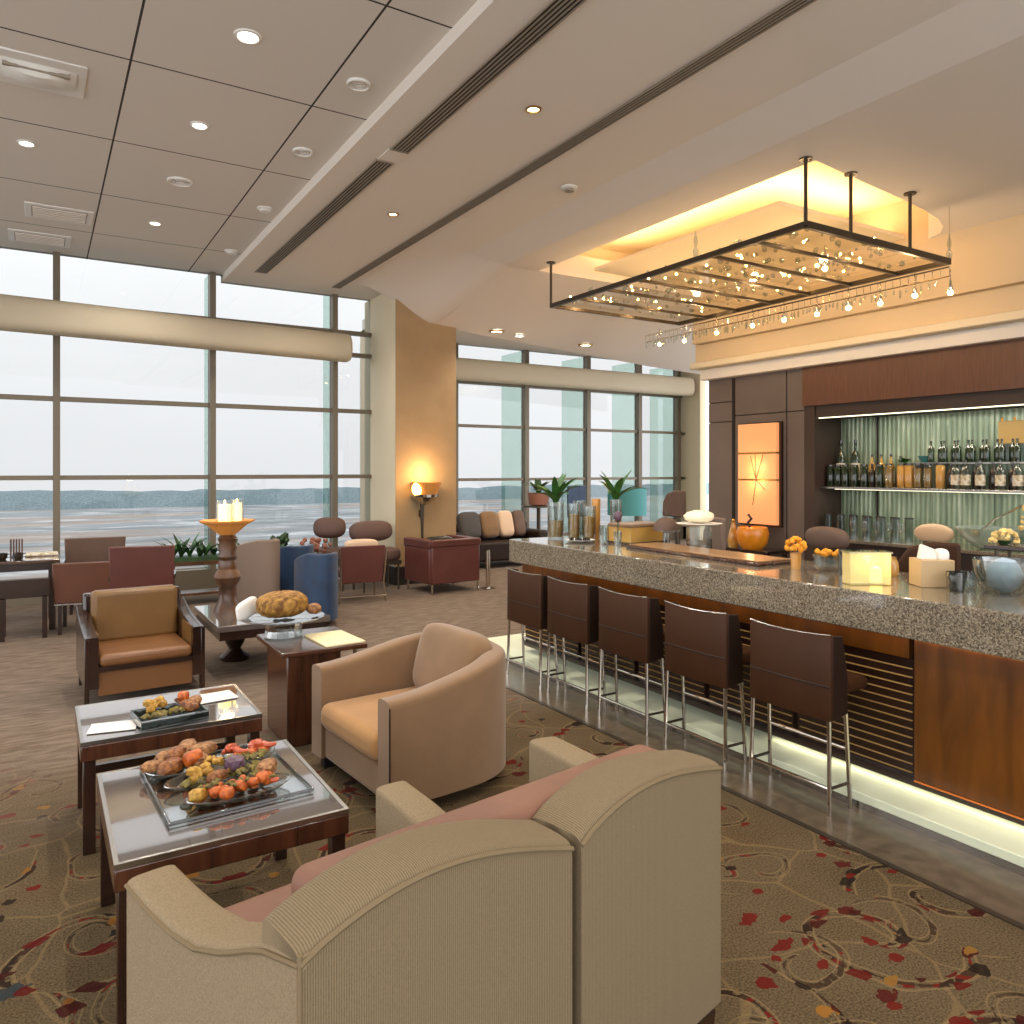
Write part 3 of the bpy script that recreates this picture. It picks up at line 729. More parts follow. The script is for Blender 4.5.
# crystal rail below the bar-wall side
g = G()
for (dz) in (-.05, -.14): g.tube([(x1, y0, dz), (x1, y1+.7, dz-.02)], .009, 6)
for k in range(54):
    yy = y0+(y1+.7-y0)*k/53; g.tube([(x1, yy, -.14), (x1, yy, -.05)], .004, 4)
obj('crystal_rail', g, MAT['chrome'], t)
g = G()
for k in range(90):
    yy = y0+(y1+.7-y0)*(k/89)**.8; h = rn.uniform(.04, .12)
    g.ball((x1+rn.uniform(-.03, .03), yy, -.16-h/2), (.014, .014, h/2), sub=0)
o = obj('rail_crystal', g, MAT['clear'], t, smooth=False); o['kind'] = 'stuff'
first = None
for k, (yy, dz) in enumerate(((y0, -.27), (-1.5, -.23), (-1.12, -.24), (-.74, -.22), (-.34, -.22), (.12, -.21), (.6, -.2), (1.2, -.2), (1.8, -.22), (2.3, -.2))):
    if first is None:
        first = obj('pendant_bulb', G().lathe([(.006, .2), (.006, .05), (.02, .04), (.024, 0), (.012, -.02)], n=12), MAT['chrome'], t)
        cap = obj('lit_globe', G().ball((0, 0, -.03), .026), MAT['bulb'], first); p = first
    else:
        p = first.copy(); col.objects.link(p); q = cap.copy(); col.objects.link(q); q.parent = p
    p.location = (x1+.02, yy, dz)
p = first.copy(); col.objects.link(p); q = cap.copy(); col.objects.link(q); q.parent = p; p.location = (.1, -1.2, -.03)
for (px, py) in ((x0, -.6), (x1, y0)):
    obj('glass_finial', G().lathe([(.02, .02), (.03, .08), (.012, .12), (.022, .18), (.004, .28)], (px, py, 0), n=12), MAT['clear'], t)

# ------------------------------------------------------------------ lamps that light the room
def area(loc, sx, sy, power, c, rotx=0, roty=0, rotz=0, nm='cove_led'):
    l = bpy.data.lights.new(nm, 'AREA'); l.shape = 'RECTANGLE'; l.size = sx; l.size_y = sy; l.energy = power; l.color = c
    o = bpy.data.objects.new(nm, l); col.objects.link(o); o.location = loc; o.rotation_euler = (rotx, roty, rotz); return o
WARM = (1, .64, .32)
area((6.62, 6.7, 4.42), .1, 2.7, 24, WARM, 0, PI, 0)           # recess LEDs, shining up from behind the tray edge
area((7.5, 5.42, 4.42), 1.6, .1, 17, WARM, PI, 0, 0)
def point(loc, p, c=WARM, r=.05, nm='lamp_glow'):
    l = bpy.data.lights.new(nm, 'POINT'); l.energy = p; l.color = c; l.shadow_soft_size = r
    o = bpy.data.objects.new(nm, l); col.objects.link(o); o.location = loc; return o
for y in (4.6, 5.4, 6.2, 7.0, 7.6):
    for x in (6.0, 6.9): point((x, y, 3.84), 3.4, (1, .68, .38), .03, 'chandelier_glow')
for y in (4.6, 5.6, 6.6, 7.6): point((7.68, y, 3.42), 6, (1, .7, .4), .05, 'pendant_glow')
# bare spots added to brighten the room, without fittings, most out of view
for (x, y) in ((1.1, 3.5), (1.1, 1.8), (1.1, 0), (-1.4, 5), (-1.4, 2.5), (-1.4, 0), (-3.5, 6), (-3.5, 3), (-3.5, 0), (-3.5, 8.5), (-1.4, 8.5)): lamp_spot(None, (x, y, 4.47), 40)
for (x, y) in ((3.15, 2.2), (3.15, -.2), (3.15, 9.6)): lamp_spot(None, (x, y, 4.37), 60)
for (x, y) in ((6.6, 9.4), (10, 9.4)): lamp_spot(None, (x, y, soffit_z(x, y)-.06), 60, c=(1, .82, .6))
for (x, y) in ((5.3, 2.4), (5.3, .4), (7.2, 2.2), (7.2, 0), (9.6, 11), (6.4, 11.6)): lamp_spot(None, (x, y, 4.27), 60, c=(1, .82, .6))
# ------------------------------------------------------------------ the bar
t = thing('bar_counter', 'long island bar with thick speckled granite top and amber wood front', 'bar counter', (3.6, 2.4, 0))
Y0, Y1 = -4.4, 3.45     # local
obj('countertop', G().box(-.02, .87, Y0, Y1, .88, 1.08), MAT['granite'], t, bevel=.008)
obj('carcass', G().box(.12, .85, Y0, Y1-.06, .14, .88), MAT['dwood'], t)
obj('top_rail', G().box(.085, .12, -.2, Y1-.06, .76, .879), MAT['barwood'], t)
for (a, b) in ((-4.4, -2.72), (-2.71, -1.24), (-1.23, -.235)): obj('wood_panel', G().box(.07, .12, a, b, .17, .862), MAT['barwood'], t, bevel=.003)
for (a, b) in ((-.22, .46), (.5, 1.15), (1.19, 1.84), (1.88, 2.53), (2.57, 3.36)):
    lv = obj('louvre_panel', G().box(.1, .12, a, b, .17, .755), MAT['dwood'], t)
    g = G(); 
    for k in range(13): g.box(.093, .1, a+.01, b-.01, .19+.043*k, .195+.043*k)
    obj('louvre_blade', g, MAT['goldbox'], lv)
obj('kick_rail', G().box(.08, .12, Y0, Y1-.06, .135, .17), MAT['dwood'], t)
obj('led_line', G().box(.05, .066, Y0, Y1-.1, .868, .879), MAT['ledwarm'], t)
obj('lower_led_line', G().box(.066, .078, Y0, -.235, .163, .169), MAT['ledwarm'], t)
obj('plinth', G().box(-.1, .3, Y0, 4.0, .0, .035), MAT['steel'], t)
obj('plinth_light', G().box(-.1, .78, -.9, 4.0, .035, .08).box(-.1, .78, Y0, -.9, .035, .08), MAT['plinth'], t, bevel=.004)
obj('under_led', G().box(.13, .15, Y0, .6, .125, .14), MAT['ledwhite'], t)

def make_stool():
    t = thing('bar_stool', '', 'bar stool', (3.3, 2.62, 0), 0, 'bar stools along the granite bar')
    # local: back cover faces -x, sitter faces +x
    g = G(); rows = []
    for i in range(7):
        u = -1+2*i/6; bow = .012*(1-u*u)
        rows.append([(-bow+.0, .25*u, .885-.012*(1-u*u)), (-bow, .25*u, .63), (-bow, .25*u, .625), (-bow-.003, .25*u, .46)])
    g.sheet(rows)
    bk = obj('back_cover', g, MAT['leather'], t)
    m = bk.modifiers.new('thick', 'SOLIDIFY'); m.thickness = .03; m.offset = -1
    b = bk.modifiers.new('bevel', 'BEVEL'); b.width = .006; b.segments = 2; b.limit_method = 'ANGLE'
    obj('seam', G().tube([(-.012*(1-(-1+2*i/6)**2)-.002, .248*(-1+2*i/6), .63) for i in range(7)], .0045, 6), MAT['leatherside'], bk)
    obj('top_trim', G().tube([(-.012*(1-(-1+2*i/6)**2)+.004, .25*(-1+2*i/6), .886-.012*(1-(-1+2*i/6)**2)) for i in range(7)], .005, 6), MAT['steel'], bk)
    for s in (-1, 1):
        obj('side_flap', G().prism([(.02, .885), (.12, .87), (.15, .66), (.15, .47), (.02, .46)], -.008, .008, Matrix(((1,0,0),(0,0,1),(0,1,0))) ) if False else
            G()._add([(x, s*.242+d, z) for d in (-.008, .008) for x, z in ((.02,.88),(.10,.87),(.14,.66),(.14,.48),(.02,.46))],
                     [(0,1,2,3,4), (9,8,7,6,5)]+[(i, (i+1) % 5, 5+(i+1) % 5, 5+i) for i in range(5)]), MAT['leatherside'], t, bevel=.003)
    obj('seat', G().box(.03, .34, -.235, .235, .57, .64), MAT['leather'], t, bevel=.025, seg=3)
    for s in (-1, 1):
        obj('leg', G().tube([(.012, s*.235, .5), (.0, s*.245, .0)], .011, 8), MAT['chrome'], t)
        lg = obj('leg', G().tube([(.135, s*.235, .58), (.165, s*.247, .0)], .011, 8), MAT['chrome'], t)
    obj('stretcher', G().tube([(.003, -.24, .13), (.003, .24, .13)], .009, 8), MAT['chrome'], t)
    obj('stretcher', G().tube([(.15, -.24, .3), (.15, .24, .3)], .009, 8), MAT['chrome'], t)
    for s in (-1, 1): obj('side_rail', G().tube([(.003, s*.243, .13), (.16, s*.245, .13)], .008, 8), MAT['iron'], t)
    obj('seat_rail', G().tube([(.01, -.24, .47), (.01, .24, .47)], .007, 6), MAT['chrome'], t)
    return t
st = make_stool(); st['label'] = 'brown leather bar stool nearest the camera, in front of the louvred panel'
ordn = {3.29: 'second brown leather bar stool from the camera along the bar', 3.95: 'middle brown leather bar stool of the five along the bar',
        4.58: 'fourth brown leather bar stool from the camera, next to the last', 5.17: 'brown leather bar stool at the far end of the bar, partly past its corner'}
kk = children(st)
for y, lb in ordn.items(): dup(st, (3.3, y, 0), None, lb, kk)

# ------------------------------------------------------------------ foreground two-seat sofa
t = thing('sofa', 'beige ribbed two-seat sofa seen from behind in the foreground, two arched backs', 'sofa', (.386, 1.332, 0), math.radians(9))
def arch(x0, y0, x1, y1, h0, h1, rise, n=16, skew=1):
    P = []; Z = []
    for i in range(n+1):
        u = i/n; P.append((x0+(x1-x0)*u, y0+(y1-y0)*u)); Z.append(h0+(h1-h0)*u+rise*math.sin(PI*u**skew))
    return P, Z
P, Z = arch(0, 0, .665, -.01, .85, .845, .075, skew=.85)
bs = obj('back_section', G().shell(P, .17, .17, Z, 1, 10, .5, .45), MAT['linen'], t, angle=60)
obj('piping', G().tube([(p[0], p[1]-.001, z-.018) for p, z in zip(P, Z)], .006, 6), MAT['piping'], bs)
obj('piping', G().tube([(0.0, 0, .19), (0, 0, .85)], .005, 6), MAT['piping'], bs)
P, Z = arch(.685, -.02, 1.30, .02, .85, .86, .06, skew=.8)
bs = obj('back_section', G().shell(P, .17, .17, Z, 1, 10, .5, .45), MAT['linen'], t, angle=60)
obj('piping', G().tube([(p[0], p[1]-.001, z-.018) for p, z in zip(P, Z)], .006, 6), MAT['piping'], bs)
def armpath(x0, y0, x1, y1, zs, n=14):
    P = []; Z = []
    for i in range(n+1):
        u = i/n; P.append((x0+(x1-x0)*u, y0+(y1-y0)*u)); q = u*(len(zs)-1); k = min(int(q), len(zs)-2); Z.append(zs[k]+(zs[k+1]-zs[k])*(q-k))
    return P, Z
P, Z = armpath(-.035, .98, 0, .0, [.60, .605, .62, .655, .72, .805, .85])
a = obj('arm', G().shell(P, .13, .17, Z, 1, 10, .5, .4), MAT['linenflat'], t, angle=60)
obj('piping', G().tube([(p[0]-.001, p[1], z-.018) for p, z in zip(P, Z)], .006, 6), MAT['piping'], a)
P, Z = armpath(1.30, .12, 1.62, 1.02, [.8, .7, .66, .63, .60])
obj('arm', G().shell(P, .13, .17, Z, 1, 10, .5, .4), MAT['linenflat'], t, angle=60)
P, Z = armpath(.82, .3, .90, 1.05, [.62, .60, .59, .60, .60])
obj('centre_arm', G().shell(P, .12, .17, Z, 1, 10, .5, .4), MAT['linenflat'], t, angle=60)
obj('inner_back_pad', G().box(.10, 1.25, .14, .285, .3, .868), MAT['pink'], t, bevel=.04, seg=5)
for (a, b) in ((.14, .76), (.92, 1.32)): obj('seat_cushion', G().box(a, b, .32, .97, .28, .45), MAT['pink'], t, bevel=.05, seg=4)
obj('base_frame', G().box(.04, 1.28, .05, .94, .17, .28), MAT['linenflat'], t)
for (x, y) in ((.06, .05), (1.22, .05), (.06, .9), (1.3, .9)): obj('leg', G()._add([(x+dx*k, y+dy*k, z) for z, k in ((.17, .04), (0, .028)) for dx, dy in ((-1,-1),(1,-1),(1,1),(-1,1))], [(0,1,2,3),(7,6,5,4),(0,4,5,1),(1,5,6,2),(2,6,7,3),(3,7,4,0)]), MAT['dwood'], t)

# ------------------------------------------------------------------ suede tub armchair by the coffee tables
t = thing('tub_armchair', 'tan suede tub armchair facing the food tables, back pillow inside', 'armchair', (1.375, 3.88, 0), -PI/2+.09); t.scale = (1.08, 1.08, 1.04)
pth = spline([(-.44, 0, 0), (-.445, .3, 0), (-.42, .56, 0), (-.3, .74, 0), (-.1, .81, 0), (.1, .81, 0), (.3, .74, 0), (.42, .56, 0), (.445, .3, 0), (.44, 0, 0)], 5)
def zt(p): 
    u = min(1, max(0, p[1]/.8)); return .565+.115*(u*u*(3-2*u))
obj('tub_shell', G().shell([(p.x, p.y) for p in pth], .12, .07, [zt(p) for p in pth], -1, 10, .6, .7), MAT['suede'], t, angle=60)
obj('base', G().box(-.325, .325, .02, .7, .07, .24), MAT['suede'], t, bevel=.02)
obj('seat_cushion', G().box(-.32, .32, -.015, .66, .24, .38), MAT['suedeseat'], t, bevel=.05, seg=4)
obj('back_pillow', G().puff((0, .6, .56), (.28, .09, .2), .45, .45, rot(0, -.25)), MAT['suede'], t)
for (x, y) in ((-.38, .06), (.38, .06), (-.26, .66), (.26, .66)): obj('foot', G().box(x-.025, x+.025, y-.025, y+.025, 0, .07), MAT['black'], t)
obj('piping', G().tube([(.446, -.002, .09), (.446, -.002, .54)], .004, 6), MAT['leatherside'], t)

# ------------------------------------------------------------------ golden leather armchair
t = thing('leather_armchair', 'dark-framed armchair with golden leather back and seat, beyond the food tables', 'armchair', (.68, 6.28, 0), math.radians(3))
for s in (-1, 1):
    P, Z = armpath(s*.41, .0, s*.40, .72, [.49, .505, .53, .57, .63])
    ar = obj('arm', G().shell(P, .09, .12, Z, s, 8, .5, .35), MAT['dwood'], t, angle=50)
    obj('arm_lining', G().box(min(s*.315, s*.322), max(s*.315, s*.322), .04, .6, .3, .5), MAT['gold'], ar)
    obj('leg', G().box(s*.41-.03*(s > 0)-.0, s*.41+.03*(s < 0)+.0, -.005, .06, 0, .48) if True else None, MAT['dwood'], t, bevel=.004)
    obj('rear_leg', G().box(s*.36-.025, s*.36+.025, .66, .71, 0, .2), MAT['dwood'], t)
obj('back_shell', G().box(-.36, .36, .62, .72, .12, .72, Matrix.Rotation(-.0, 3, 'X')), MAT['dwood'], t, bevel=.02)
obj('back_cushion', G().box(-.315, .315, .5, .64, .34, .75), MAT['gold'], t, bevel=.04, seg=4)
obj('seat_cushion', G().box(-.315, .315, -.02, .55, .27, .36), MAT['goldseat'], t, bevel=.035, seg=4)
obj('seat_rail', G().box(-.34, .34, .0, .6, .235, .275), MAT['dwood'], t)
obj('front_panel', G().box(-.32, .32, .02, .05, .06, .235), MAT['goldseat'], t)

# ------------------------------------------------------------------ coffee tables
def table(label, x0, x1, y0, y1, zt, leg=.05):
    cx, cy = (x0+x1)/2, (y0+y1)/2; a, b = (x1-x0)/2, (y1-y0)/2
    t = thing('coffee_table', label, 'coffee table', (cx, cy, 0), 0, 'low wooden tables with food platters')
    obj('glass_top', G().box(-a+.012, a-.012, -b+.012, b-.012, zt-.008, zt), MAT['tabletop'], t)
    g = G(); 
    for q in ((-a, a, -b, -b+.014), (-a, a, b-.014, b), (-a, -a+.014, -b+.014, b-.014), (a-.014, a, -b+.014, b-.014)): g.box(*q, zt-.0135, zt+.003)
    obj('metal_edge', g, MAT['steel'], t)
    obj('apron', G().box(-a, a, -b, b, zt-.085, zt-.014), MAT['mwood'], t, bevel=.006)
    for sx in (-1, 1):
        for sy in (-1, 1): obj('leg', G().box(sx*(a-.035)-leg/2, sx*(a-.035)+leg/2, sy*(b-.035)-leg/2, sy*(b-.035)+leg/2, 0, zt-.08), MAT['dwood'], t, bevel=.004)
    obj('stretcher', G().box(-a+.05, a-.05, b-.05, b-.02, .16, .2), MAT['dwood'], t)
    return t
table('nearer wooden coffee table with glass top carrying the large food tray', .19, .93, 2.6, 3.42, .5)
table('farther wooden coffee table with glass top carrying the small food dish', .15, .93, 3.84, 4.46, .5)

# pedestal cabinet table
t = thing('side_table', 'mahogany pedestal side table with overhanging top beside the tan tub chair', 'side table', (1.5, 4.92, 0))
obj('top', G().box(-.27, .27, -.31, .33, .57, .6), MAT['mwood'], t, bevel=.006)
obj('pedestal', G().box(-.22, .12, -.24, .24, .0, .57), MAT['mwood'], t, bevel=.008)
obj('door_knob', G().ball((-.02, -.25, .38), .012), MAT['brass'], t)
obj('chrome_leg', G().tube([(.22, -.22, 0), (.22, -.22, .57)], .014, 10), MAT['chrome'], t)
b = tag(obj('menu_folder', G().box(-.13, .13, -.2, .2, 0, .012), MAT['paper'], None, bevel=.003), 'cream menu folder lying on the right of the mahogany side table', 'menu')
b.location = (1.625, 4.83, .6); b.rotation_euler = (0, 0, .06)

# glass cake stand with bread loaf
t = thing('cake_stand', 'round glass cake stand at the left end of the mahogany side table', 'cake stand', (1.37, 5.09, .6))
obj('plate', G().lathe([(.0, .115), (.2, .115), (.26, .128), (.262, .134), (.2, .122), (0, .122)], n=40, cap=False), MAT['clear'], t)
obj('crystal_base', G().lathe([(.09, 0), (.125, .01), (.115, .05), (.13, .1), (.1, .114)], n=20), MAT['clear'], t, smooth=False)
b = tag(obj('bread_loaf', G().puff((0, 0, .075), (.165, .11, .085), .8, .9, None, 40, 20, .045, 4), MAT['loaf'], None), 'round crusty golden loaf on the glass cake stand', 'bread')
b.location = (1.36, 5.09, .74)
b = tag(obj('bread_roll', G().puff((0, 0, .035), (.05, .045, .036), .9, .9, None, 18, 10, .05, 2), MAT['bread']), 'small pale roll beside the golden loaf on the cake stand', 'bread')
b.location = (1.565, 5.07, .734)
b = thing('napkin', 'white folded napkin propped behind the golden loaf', 'napkin', (1.155, 5.18, .735))
obj('fold', G().puff((0, 0, .055), (.022, .1, .06), .5, .6, rot(-.9, .25)), MAT['napkin'], b)

# console table with carved leg, candle stand
t = thing('console_table', 'low dark table with carved pedestal leg behind the golden armchair', 'table', (1.62, 6.95, 0))
obj('top', G().box(-.42, .5, -.55, .55, .40, .45), MAT['tabletop'], t, bevel=.006)
obj('apron', G().box(-.4, .48, -.53, .53, .33, .4), MAT['dwood'], t)
obj('carved_leg', G().lathe([(.12, 0), (.13, .03), (.08, .06), (.05, .1), (.085, .16), (.09, .2), (.05, .25), (.07, .3), (.1, .34)], (-.13, .2, 0), n=14), MAT['dwood'], t)
obj('carved_leg', G().lathe([(.1, 0), (.11, .03), (.07, .06), (.04, .1), (.075, .16), (.08, .2), (.05, .25), (.07, .3), (.1, .34)], (.3, .2, 0), n=14), MAT['dwood'], t)
t = thing('candle_stand', 'tall carved wooden candle stand with flared bowl top', 'candle holder', (1.42, 7.12, .45))
obj('column', G().lathe([(.12, 0), (.11, .04), (.08, .09), (.075, .22), (.1, .26), (.115, .3), (.1, .34), (.075, .37), (.08, .42), (.07, .45), (.085, .48), (.07, .52), (.08, .56), (.07, .6), (.085, .64), (.06, .68)], n=18), MAT['stonecarve'], t)
obj('bowl', G().lathe([(.06, .67), (.1, .70), (.17, .76), (.235, .79), (.24, .805), (.17, .79), (.05, .78)], n=8), MAT['glowbowl'], t, smooth=False)  # own emission stands in for candlelight showing through the bowl
for k, (dx, dy, rr, h, lb) in enumerate(((-.03, -.03, .075, .19, 'larger lit glass hurricane candle standing in the carved bowl'), (.09, .05, .06, .2, 'smaller lit glass candle behind the larger one in the carved bowl'))):
    q = thing('hurricane_candle', lb, 'candle', (1.42+dx, 7.12+dy, 1.235+.007), 0, 'candles in the carved bowl')
    obj('glass_cylinder', G().lathe([(rr, 0), (rr, h)], n=24, cap=False), MAT['clear'], q)
    obj('wax', G().lathe([(rr*.72, .0), (rr*.72, h*.8), (0, h*.8)], n=20), MAT['candle'], q)
    obj('wick_flame', G().ball((0, 0, h*.8+.02), (.008, .008, .02)), MAT['flame'], q)
point((1.42, 7.12, 1.55), 5, (1, .7, .36), .06, 'candle_glow')
# ------------------------------------------------------------------ trays and food
def tray(name, label, x, y, z, a, b, rz, m, cat='tray', h=.02):
    t = thing(name, label, cat, (x, y, z), rz)
    obj('base', G().box(-a, a, -b, b, 0, .008), MAT['clear' if a > .2 else m], t)
    g = G()
    for q in ((-a, a, -b, -b+.008), (-a, a, b-.008, b), (-a, -a+.008, -b+.008, b-.008), (a-.008, a, -b+.008, b-.008)): g.box(*q, .008, h)
    obj('rim', g, MAT[m], t, bevel=.003)
    return t
tray('serving_tray', 'large dark-rimmed glass tray of roast food on the nearer table', .60, 3.08, .503, .25, .3, .05, 'smoke')
def dish(label, x, y, z, a, b, rz, group='oval glass dishes on the large tray'):
    t = thing('oval_dish', label, 'dish', (x, y, z), rz, group)
    g = G(); n = 32; rows = []
    for k, (s, zz) in enumerate(((0.02, .004), (.7, .004), (.92, .014), (1, .028), (1.03, .03))):
        rows.append([(a*s*math.cos(2*PI*i/n), b*s*math.sin(2*PI*i/n), zz) for i in range(n+1)])
    g.sheet(rows); bmesh.ops.remove_doubles(g.bm, verts=g.bm.verts, dist=1e-5); o = obj('bowl', g, MAT['clear'], t)
    obj('rim', G().tube([(a*1.03*math.cos(2*PI*i/n), b*1.03*math.sin(2*PI*i/n), .03) for i in range(n)], .003, 6, closed=True), MAT['clear'], t)
    return t
ZT = .512
dish('oval glass dish of carrots at the front of the large tray', .62, 2.89, ZT, .18, .085, .12)
dish('oval glass dish with cauliflower and cabbage mid tray', .56, 3.07, ZT, .17, .075, .15)
dish('oval glass dish of roast chicken at the far left of the large tray', .47, 3.25, ZT, .125, .1, .3)
dish('oval glass dish of prawns and peppers at the far right of the large tray', .73, 3.24, ZT, .1, .09, .2)
tray('square_dish', 'small dark square glass dish of food on the farther table', .53, 3.99, .503, .15, .12, .1, 'smoke', 'dish', .04)

protos = {}
def food(kind, name, label, cat, x, y, z, rz, s, group):
    key = kind
    if key not in protos:
        g = G()
        if kind == 'carrot': g.lathe([(.004, -.03), (.02, -.026), (.025, 0), (.019, .03), (.006, .034)], n=12, m=rot(0, 1.35).to_4x4().to_3x3())
        elif kind == 'coin': g.puff((0, 0, 0), (.028, .028, .02), .7, 1, None, 16, 8, .04, 3)
        elif kind == 'squash': g.ball((0, 0, 0), (.04, .034, .028), None, 2, .12, 5)
        elif kind == 'leg':
            g.puff((0, 0, 0), (.06, .036, .03), .9, .9, None, 24, 16, .07, 8); g.tube([(.05, 0, 0), (.1, .008, .012)], [.014, .008], 8); g.ball((.103, .008, .013), .012, sub=1)
        elif kind == 'slab': g.puff((0, 0, 0), (.06, .04, .024), .7, .85, None, 26, 14, .09, 6)
        elif kind == 'prawn':
            g.tube([(.035*math.cos(a)-.01, .035*math.sin(a), .004) for a in [k*.35 for k in range(9)]], [.009+.008*math.sin(PI*min(1, .15+k/9)) for k in range(9)], 8)
        elif kind == 'cabbage':
            g.ball((0, 0, 0), (.04, .036, .032), None, 2, .05, 2)
            for k in range(5):
                a = k*1.26; g.ball((.018*math.cos(a), .018*math.sin(a), .012), (.022, .022, .02), None, 1, .1, k)
        elif kind == 'florets':
            rn2 = random.Random(4)
            for k in range(12): g.ball((rn2.uniform(-.032, .032), rn2.uniform(-.026, .026), rn2.uniform(-.005, .022)), rn2.uniform(.011, .018), None, 1, .12, k)
        elif kind == 'leafy':
            rn2 = random.Random(9)
            for k in range(10):
                a = rn2.uniform(0, 6.28); g.tube([(0, 0, -.012), (.03*math.cos(a), .025*math.sin(a), .012), (.055*math.cos(a), .045*math.sin(a), .004)], [.006, .012, .003], 6)
        mt = dict(carrot='carrot', coin='carrot', squash='squash', leg='roast', slab='bread', prawn='tomato', cabbage='cabbage', florets='squash', leafy='greens')[kind]
        o = obj(name, g, MAT[mt]); protos[key] = o
    else:
        o = protos[key].copy(); col.objects.link(o); o.name = name
    o.location = (x, y, z); o.rotation_euler = (0, 0, rz); o.scale = (s*.88,)*3
    tag(o, label, cat, group); return o
rn = random.Random(21)
zb = ZT+.03
# front dish: carrots and squash
for k in range(17):
    food('carrot', 'carrot', 'roast orange carrot piece heaped in the front oval dish', 'carrot', .49+.0155*k+rn.uniform(-.01, .01), 2.885+.036*math.sin(k*2.1)+.002*k, zb-.004+.011*(k % 3), rn.uniform(0, 3), rn.uniform(.6, .9), 'carrots in the front dish')
for k, (x, y, z, lb) in enumerate(((.565, 2.845, .552, 'big round carrot slice at the front edge of the front dish'), (.70, 2.885, .566, 'big round carrot slice right of centre in the front dish'))):
    food('coin', 'carrot_slice', lb, 'carrot', x, y, z, k, 1.1, 'carrot slices')
food('squash', 'squash', 'yellow squash wedge at the left end of the front dish', 'squash', .475, 2.885, zb+.008, .4, .95, 'squash')
food('prawn', 'pepper_strip', 'curled red pepper strip at the right end of the front dish', 'pepper', .745, 2.90, zb+.01, 2, 1, 'red pepper strips')
food('slab', 'bread_slice', 'browned bread wedge standing behind the right end of the front dish', 'bread', .735, 2.965, zb+.03, 1, .95, 'bread')
for k in range(6): food('leafy', 'greens_sprig', 'roasted green sprig among the carrots in the front dish', 'greens', .5+.045*k, 2.90+.03*math.sin(k*2), zb+.022, k, .6, 'greens among the carrots')
# middle dish
food('florets', 'cauliflower', 'pale yellow cauliflower at the left of the middle dish', 'cauliflower', .505, 3.05, zb+.016, .2, 1.35, 'cauliflower')
food('florets', 'cauliflower', 'small cauliflower floret behind the larger one in the middle dish', 'cauliflower', .57, 3.1, zb+.03, 2.2, .95, 'cauliflower')
food('cabbage', 'red_cabbage', 'purple red cabbage ball in the centre of the large tray', 'cabbage', .635, 3.06, zb+.026, .2, 1.15, 'cabbage')
for k in range(4): food('leafy', 'greens_sprig', 'roasted green sprig around the purple cabbage', 'greens', .48+.075*k, 3.0+.015*k, zb+.006, k*1.3, 1, 'greens around the cabbage')
food('leg', 'chicken_leg', 'thin roast chicken piece lying left of the purple cabbage', 'chicken', .56, 3.0, zb+.016, .5, .8, 'roast chicken')
# far left: chicken and bread
for k, (x, y, z, r, s, kd, lb) in enumerate(((.43, 3.2, .012, .6, 1.1, 'leg', 'roast chicken leg at the front left of the far dish'), (.46, 3.28, .03, 1.0, 1.0, 'leg', 'roast chicken leg resting on top of the far left heap'),
        (.44, 3.33, .01, .2, 1.0, 'slab', 'thick bread slice at the back of the far left heap'), (.51, 3.33, .035, 1.3, 1.0, 'slab', 'upright bread slice standing highest at the back of the far left heap'),
        (.52, 3.22, .02, 2.0, 1.1, 'slab', 'pale bread piece at the right of the far left heap'), (.56, 3.28, .03, .4, 1.05, 'slab', 'bread piece between the two far dishes'),
        (.375, 3.26, .006, .1, .9, 'slab', 'flat bread piece at the left rim of the far left dish'))):
    food(kd, 'chicken_leg' if kd == 'leg' else 'bread_slice', lb, 'chicken' if kd == 'leg' else 'bread', x, y, zb+z, r, s, 'roast chicken' if kd == 'leg' else 'bread')
food('carrot', 'carrot', 'long upright orange carrot leaning on the chicken heap', 'carrot', .505, 3.19, zb+.035, 1.9, 1.3, 'carrots')
# far right: prawns
for k in range(9): food('prawn', 'prawn', 'curled orange-red prawn in the far right dish', 'prawn', .665+.018*k, 3.25+.03*math.sin(k*2), zb+.004+.008*(k % 3), k*1.1, .9, 'prawns in the far right dish')
for k in range(3): food('coin', 'carrot_slice', 'orange carrot chunk under the prawns in the far right dish', 'carrot', .68+.05*k, 3.2+.01*k, zb+.004, k, .95, 'carrot chunks under the prawns')
for k in range(3): food('leafy', 'greens_sprig', 'roasted green sprig at the front of the far right dish', 'greens', .66+.05*k, 3.17, zb+.004, k*2, .9, 'greens under the prawns')
# small dish
z2 = .54
food('florets', 'cauliflower', 'yellow-green cauliflower on the left of the small square dish', 'cauliflower', .465, 4.03, z2+.022, .3, 1.5, 'cauliflower')
food('coin', 'tomato', 'round orange tomato at the back right of the small square dish', 'tomato', .60, 4.05, z2+.05, .3, 1.15, 'tomatoes')
food('leg', 'chicken_leg', 'roast chicken leg at the right of the small square dish', 'chicken', .615, 3.97, z2+.02, 2.0, 1.05, 'roast chicken')
food('slab', 'bread_slice', 'brown bread wedge behind the small dish chicken', 'bread', .65, 4.04, z2+.02, 1.2, .9, 'bread')
for k in range(5): food('leafy', 'greens_sprig', 'roasted green sprig at the front of the small square dish', 'greens', .44+.04*k, 3.93+.012*k, z2+.004, k*1.7, .9, 'greens in the small dish')
b = tag(obj('paper_napkin', G().box(-.11, .11, -.08, .08, 0, .004), MAT['napkin']), 'white paper napkin lying on the farther coffee table', 'napkin'); b.location = (.77, 4.24, .504); b.rotation_euler = (0, 0, .1)
b = tag(obj('paper_napkin', G().box(-.1, .1, -.07, .07, 0, .003), MAT['napkin']), 'white napkin at the left front of the farther coffee table', 'napkin'); b.location = (.29, 4.0, .504); b.rotation_euler = (0, 0, -.2)

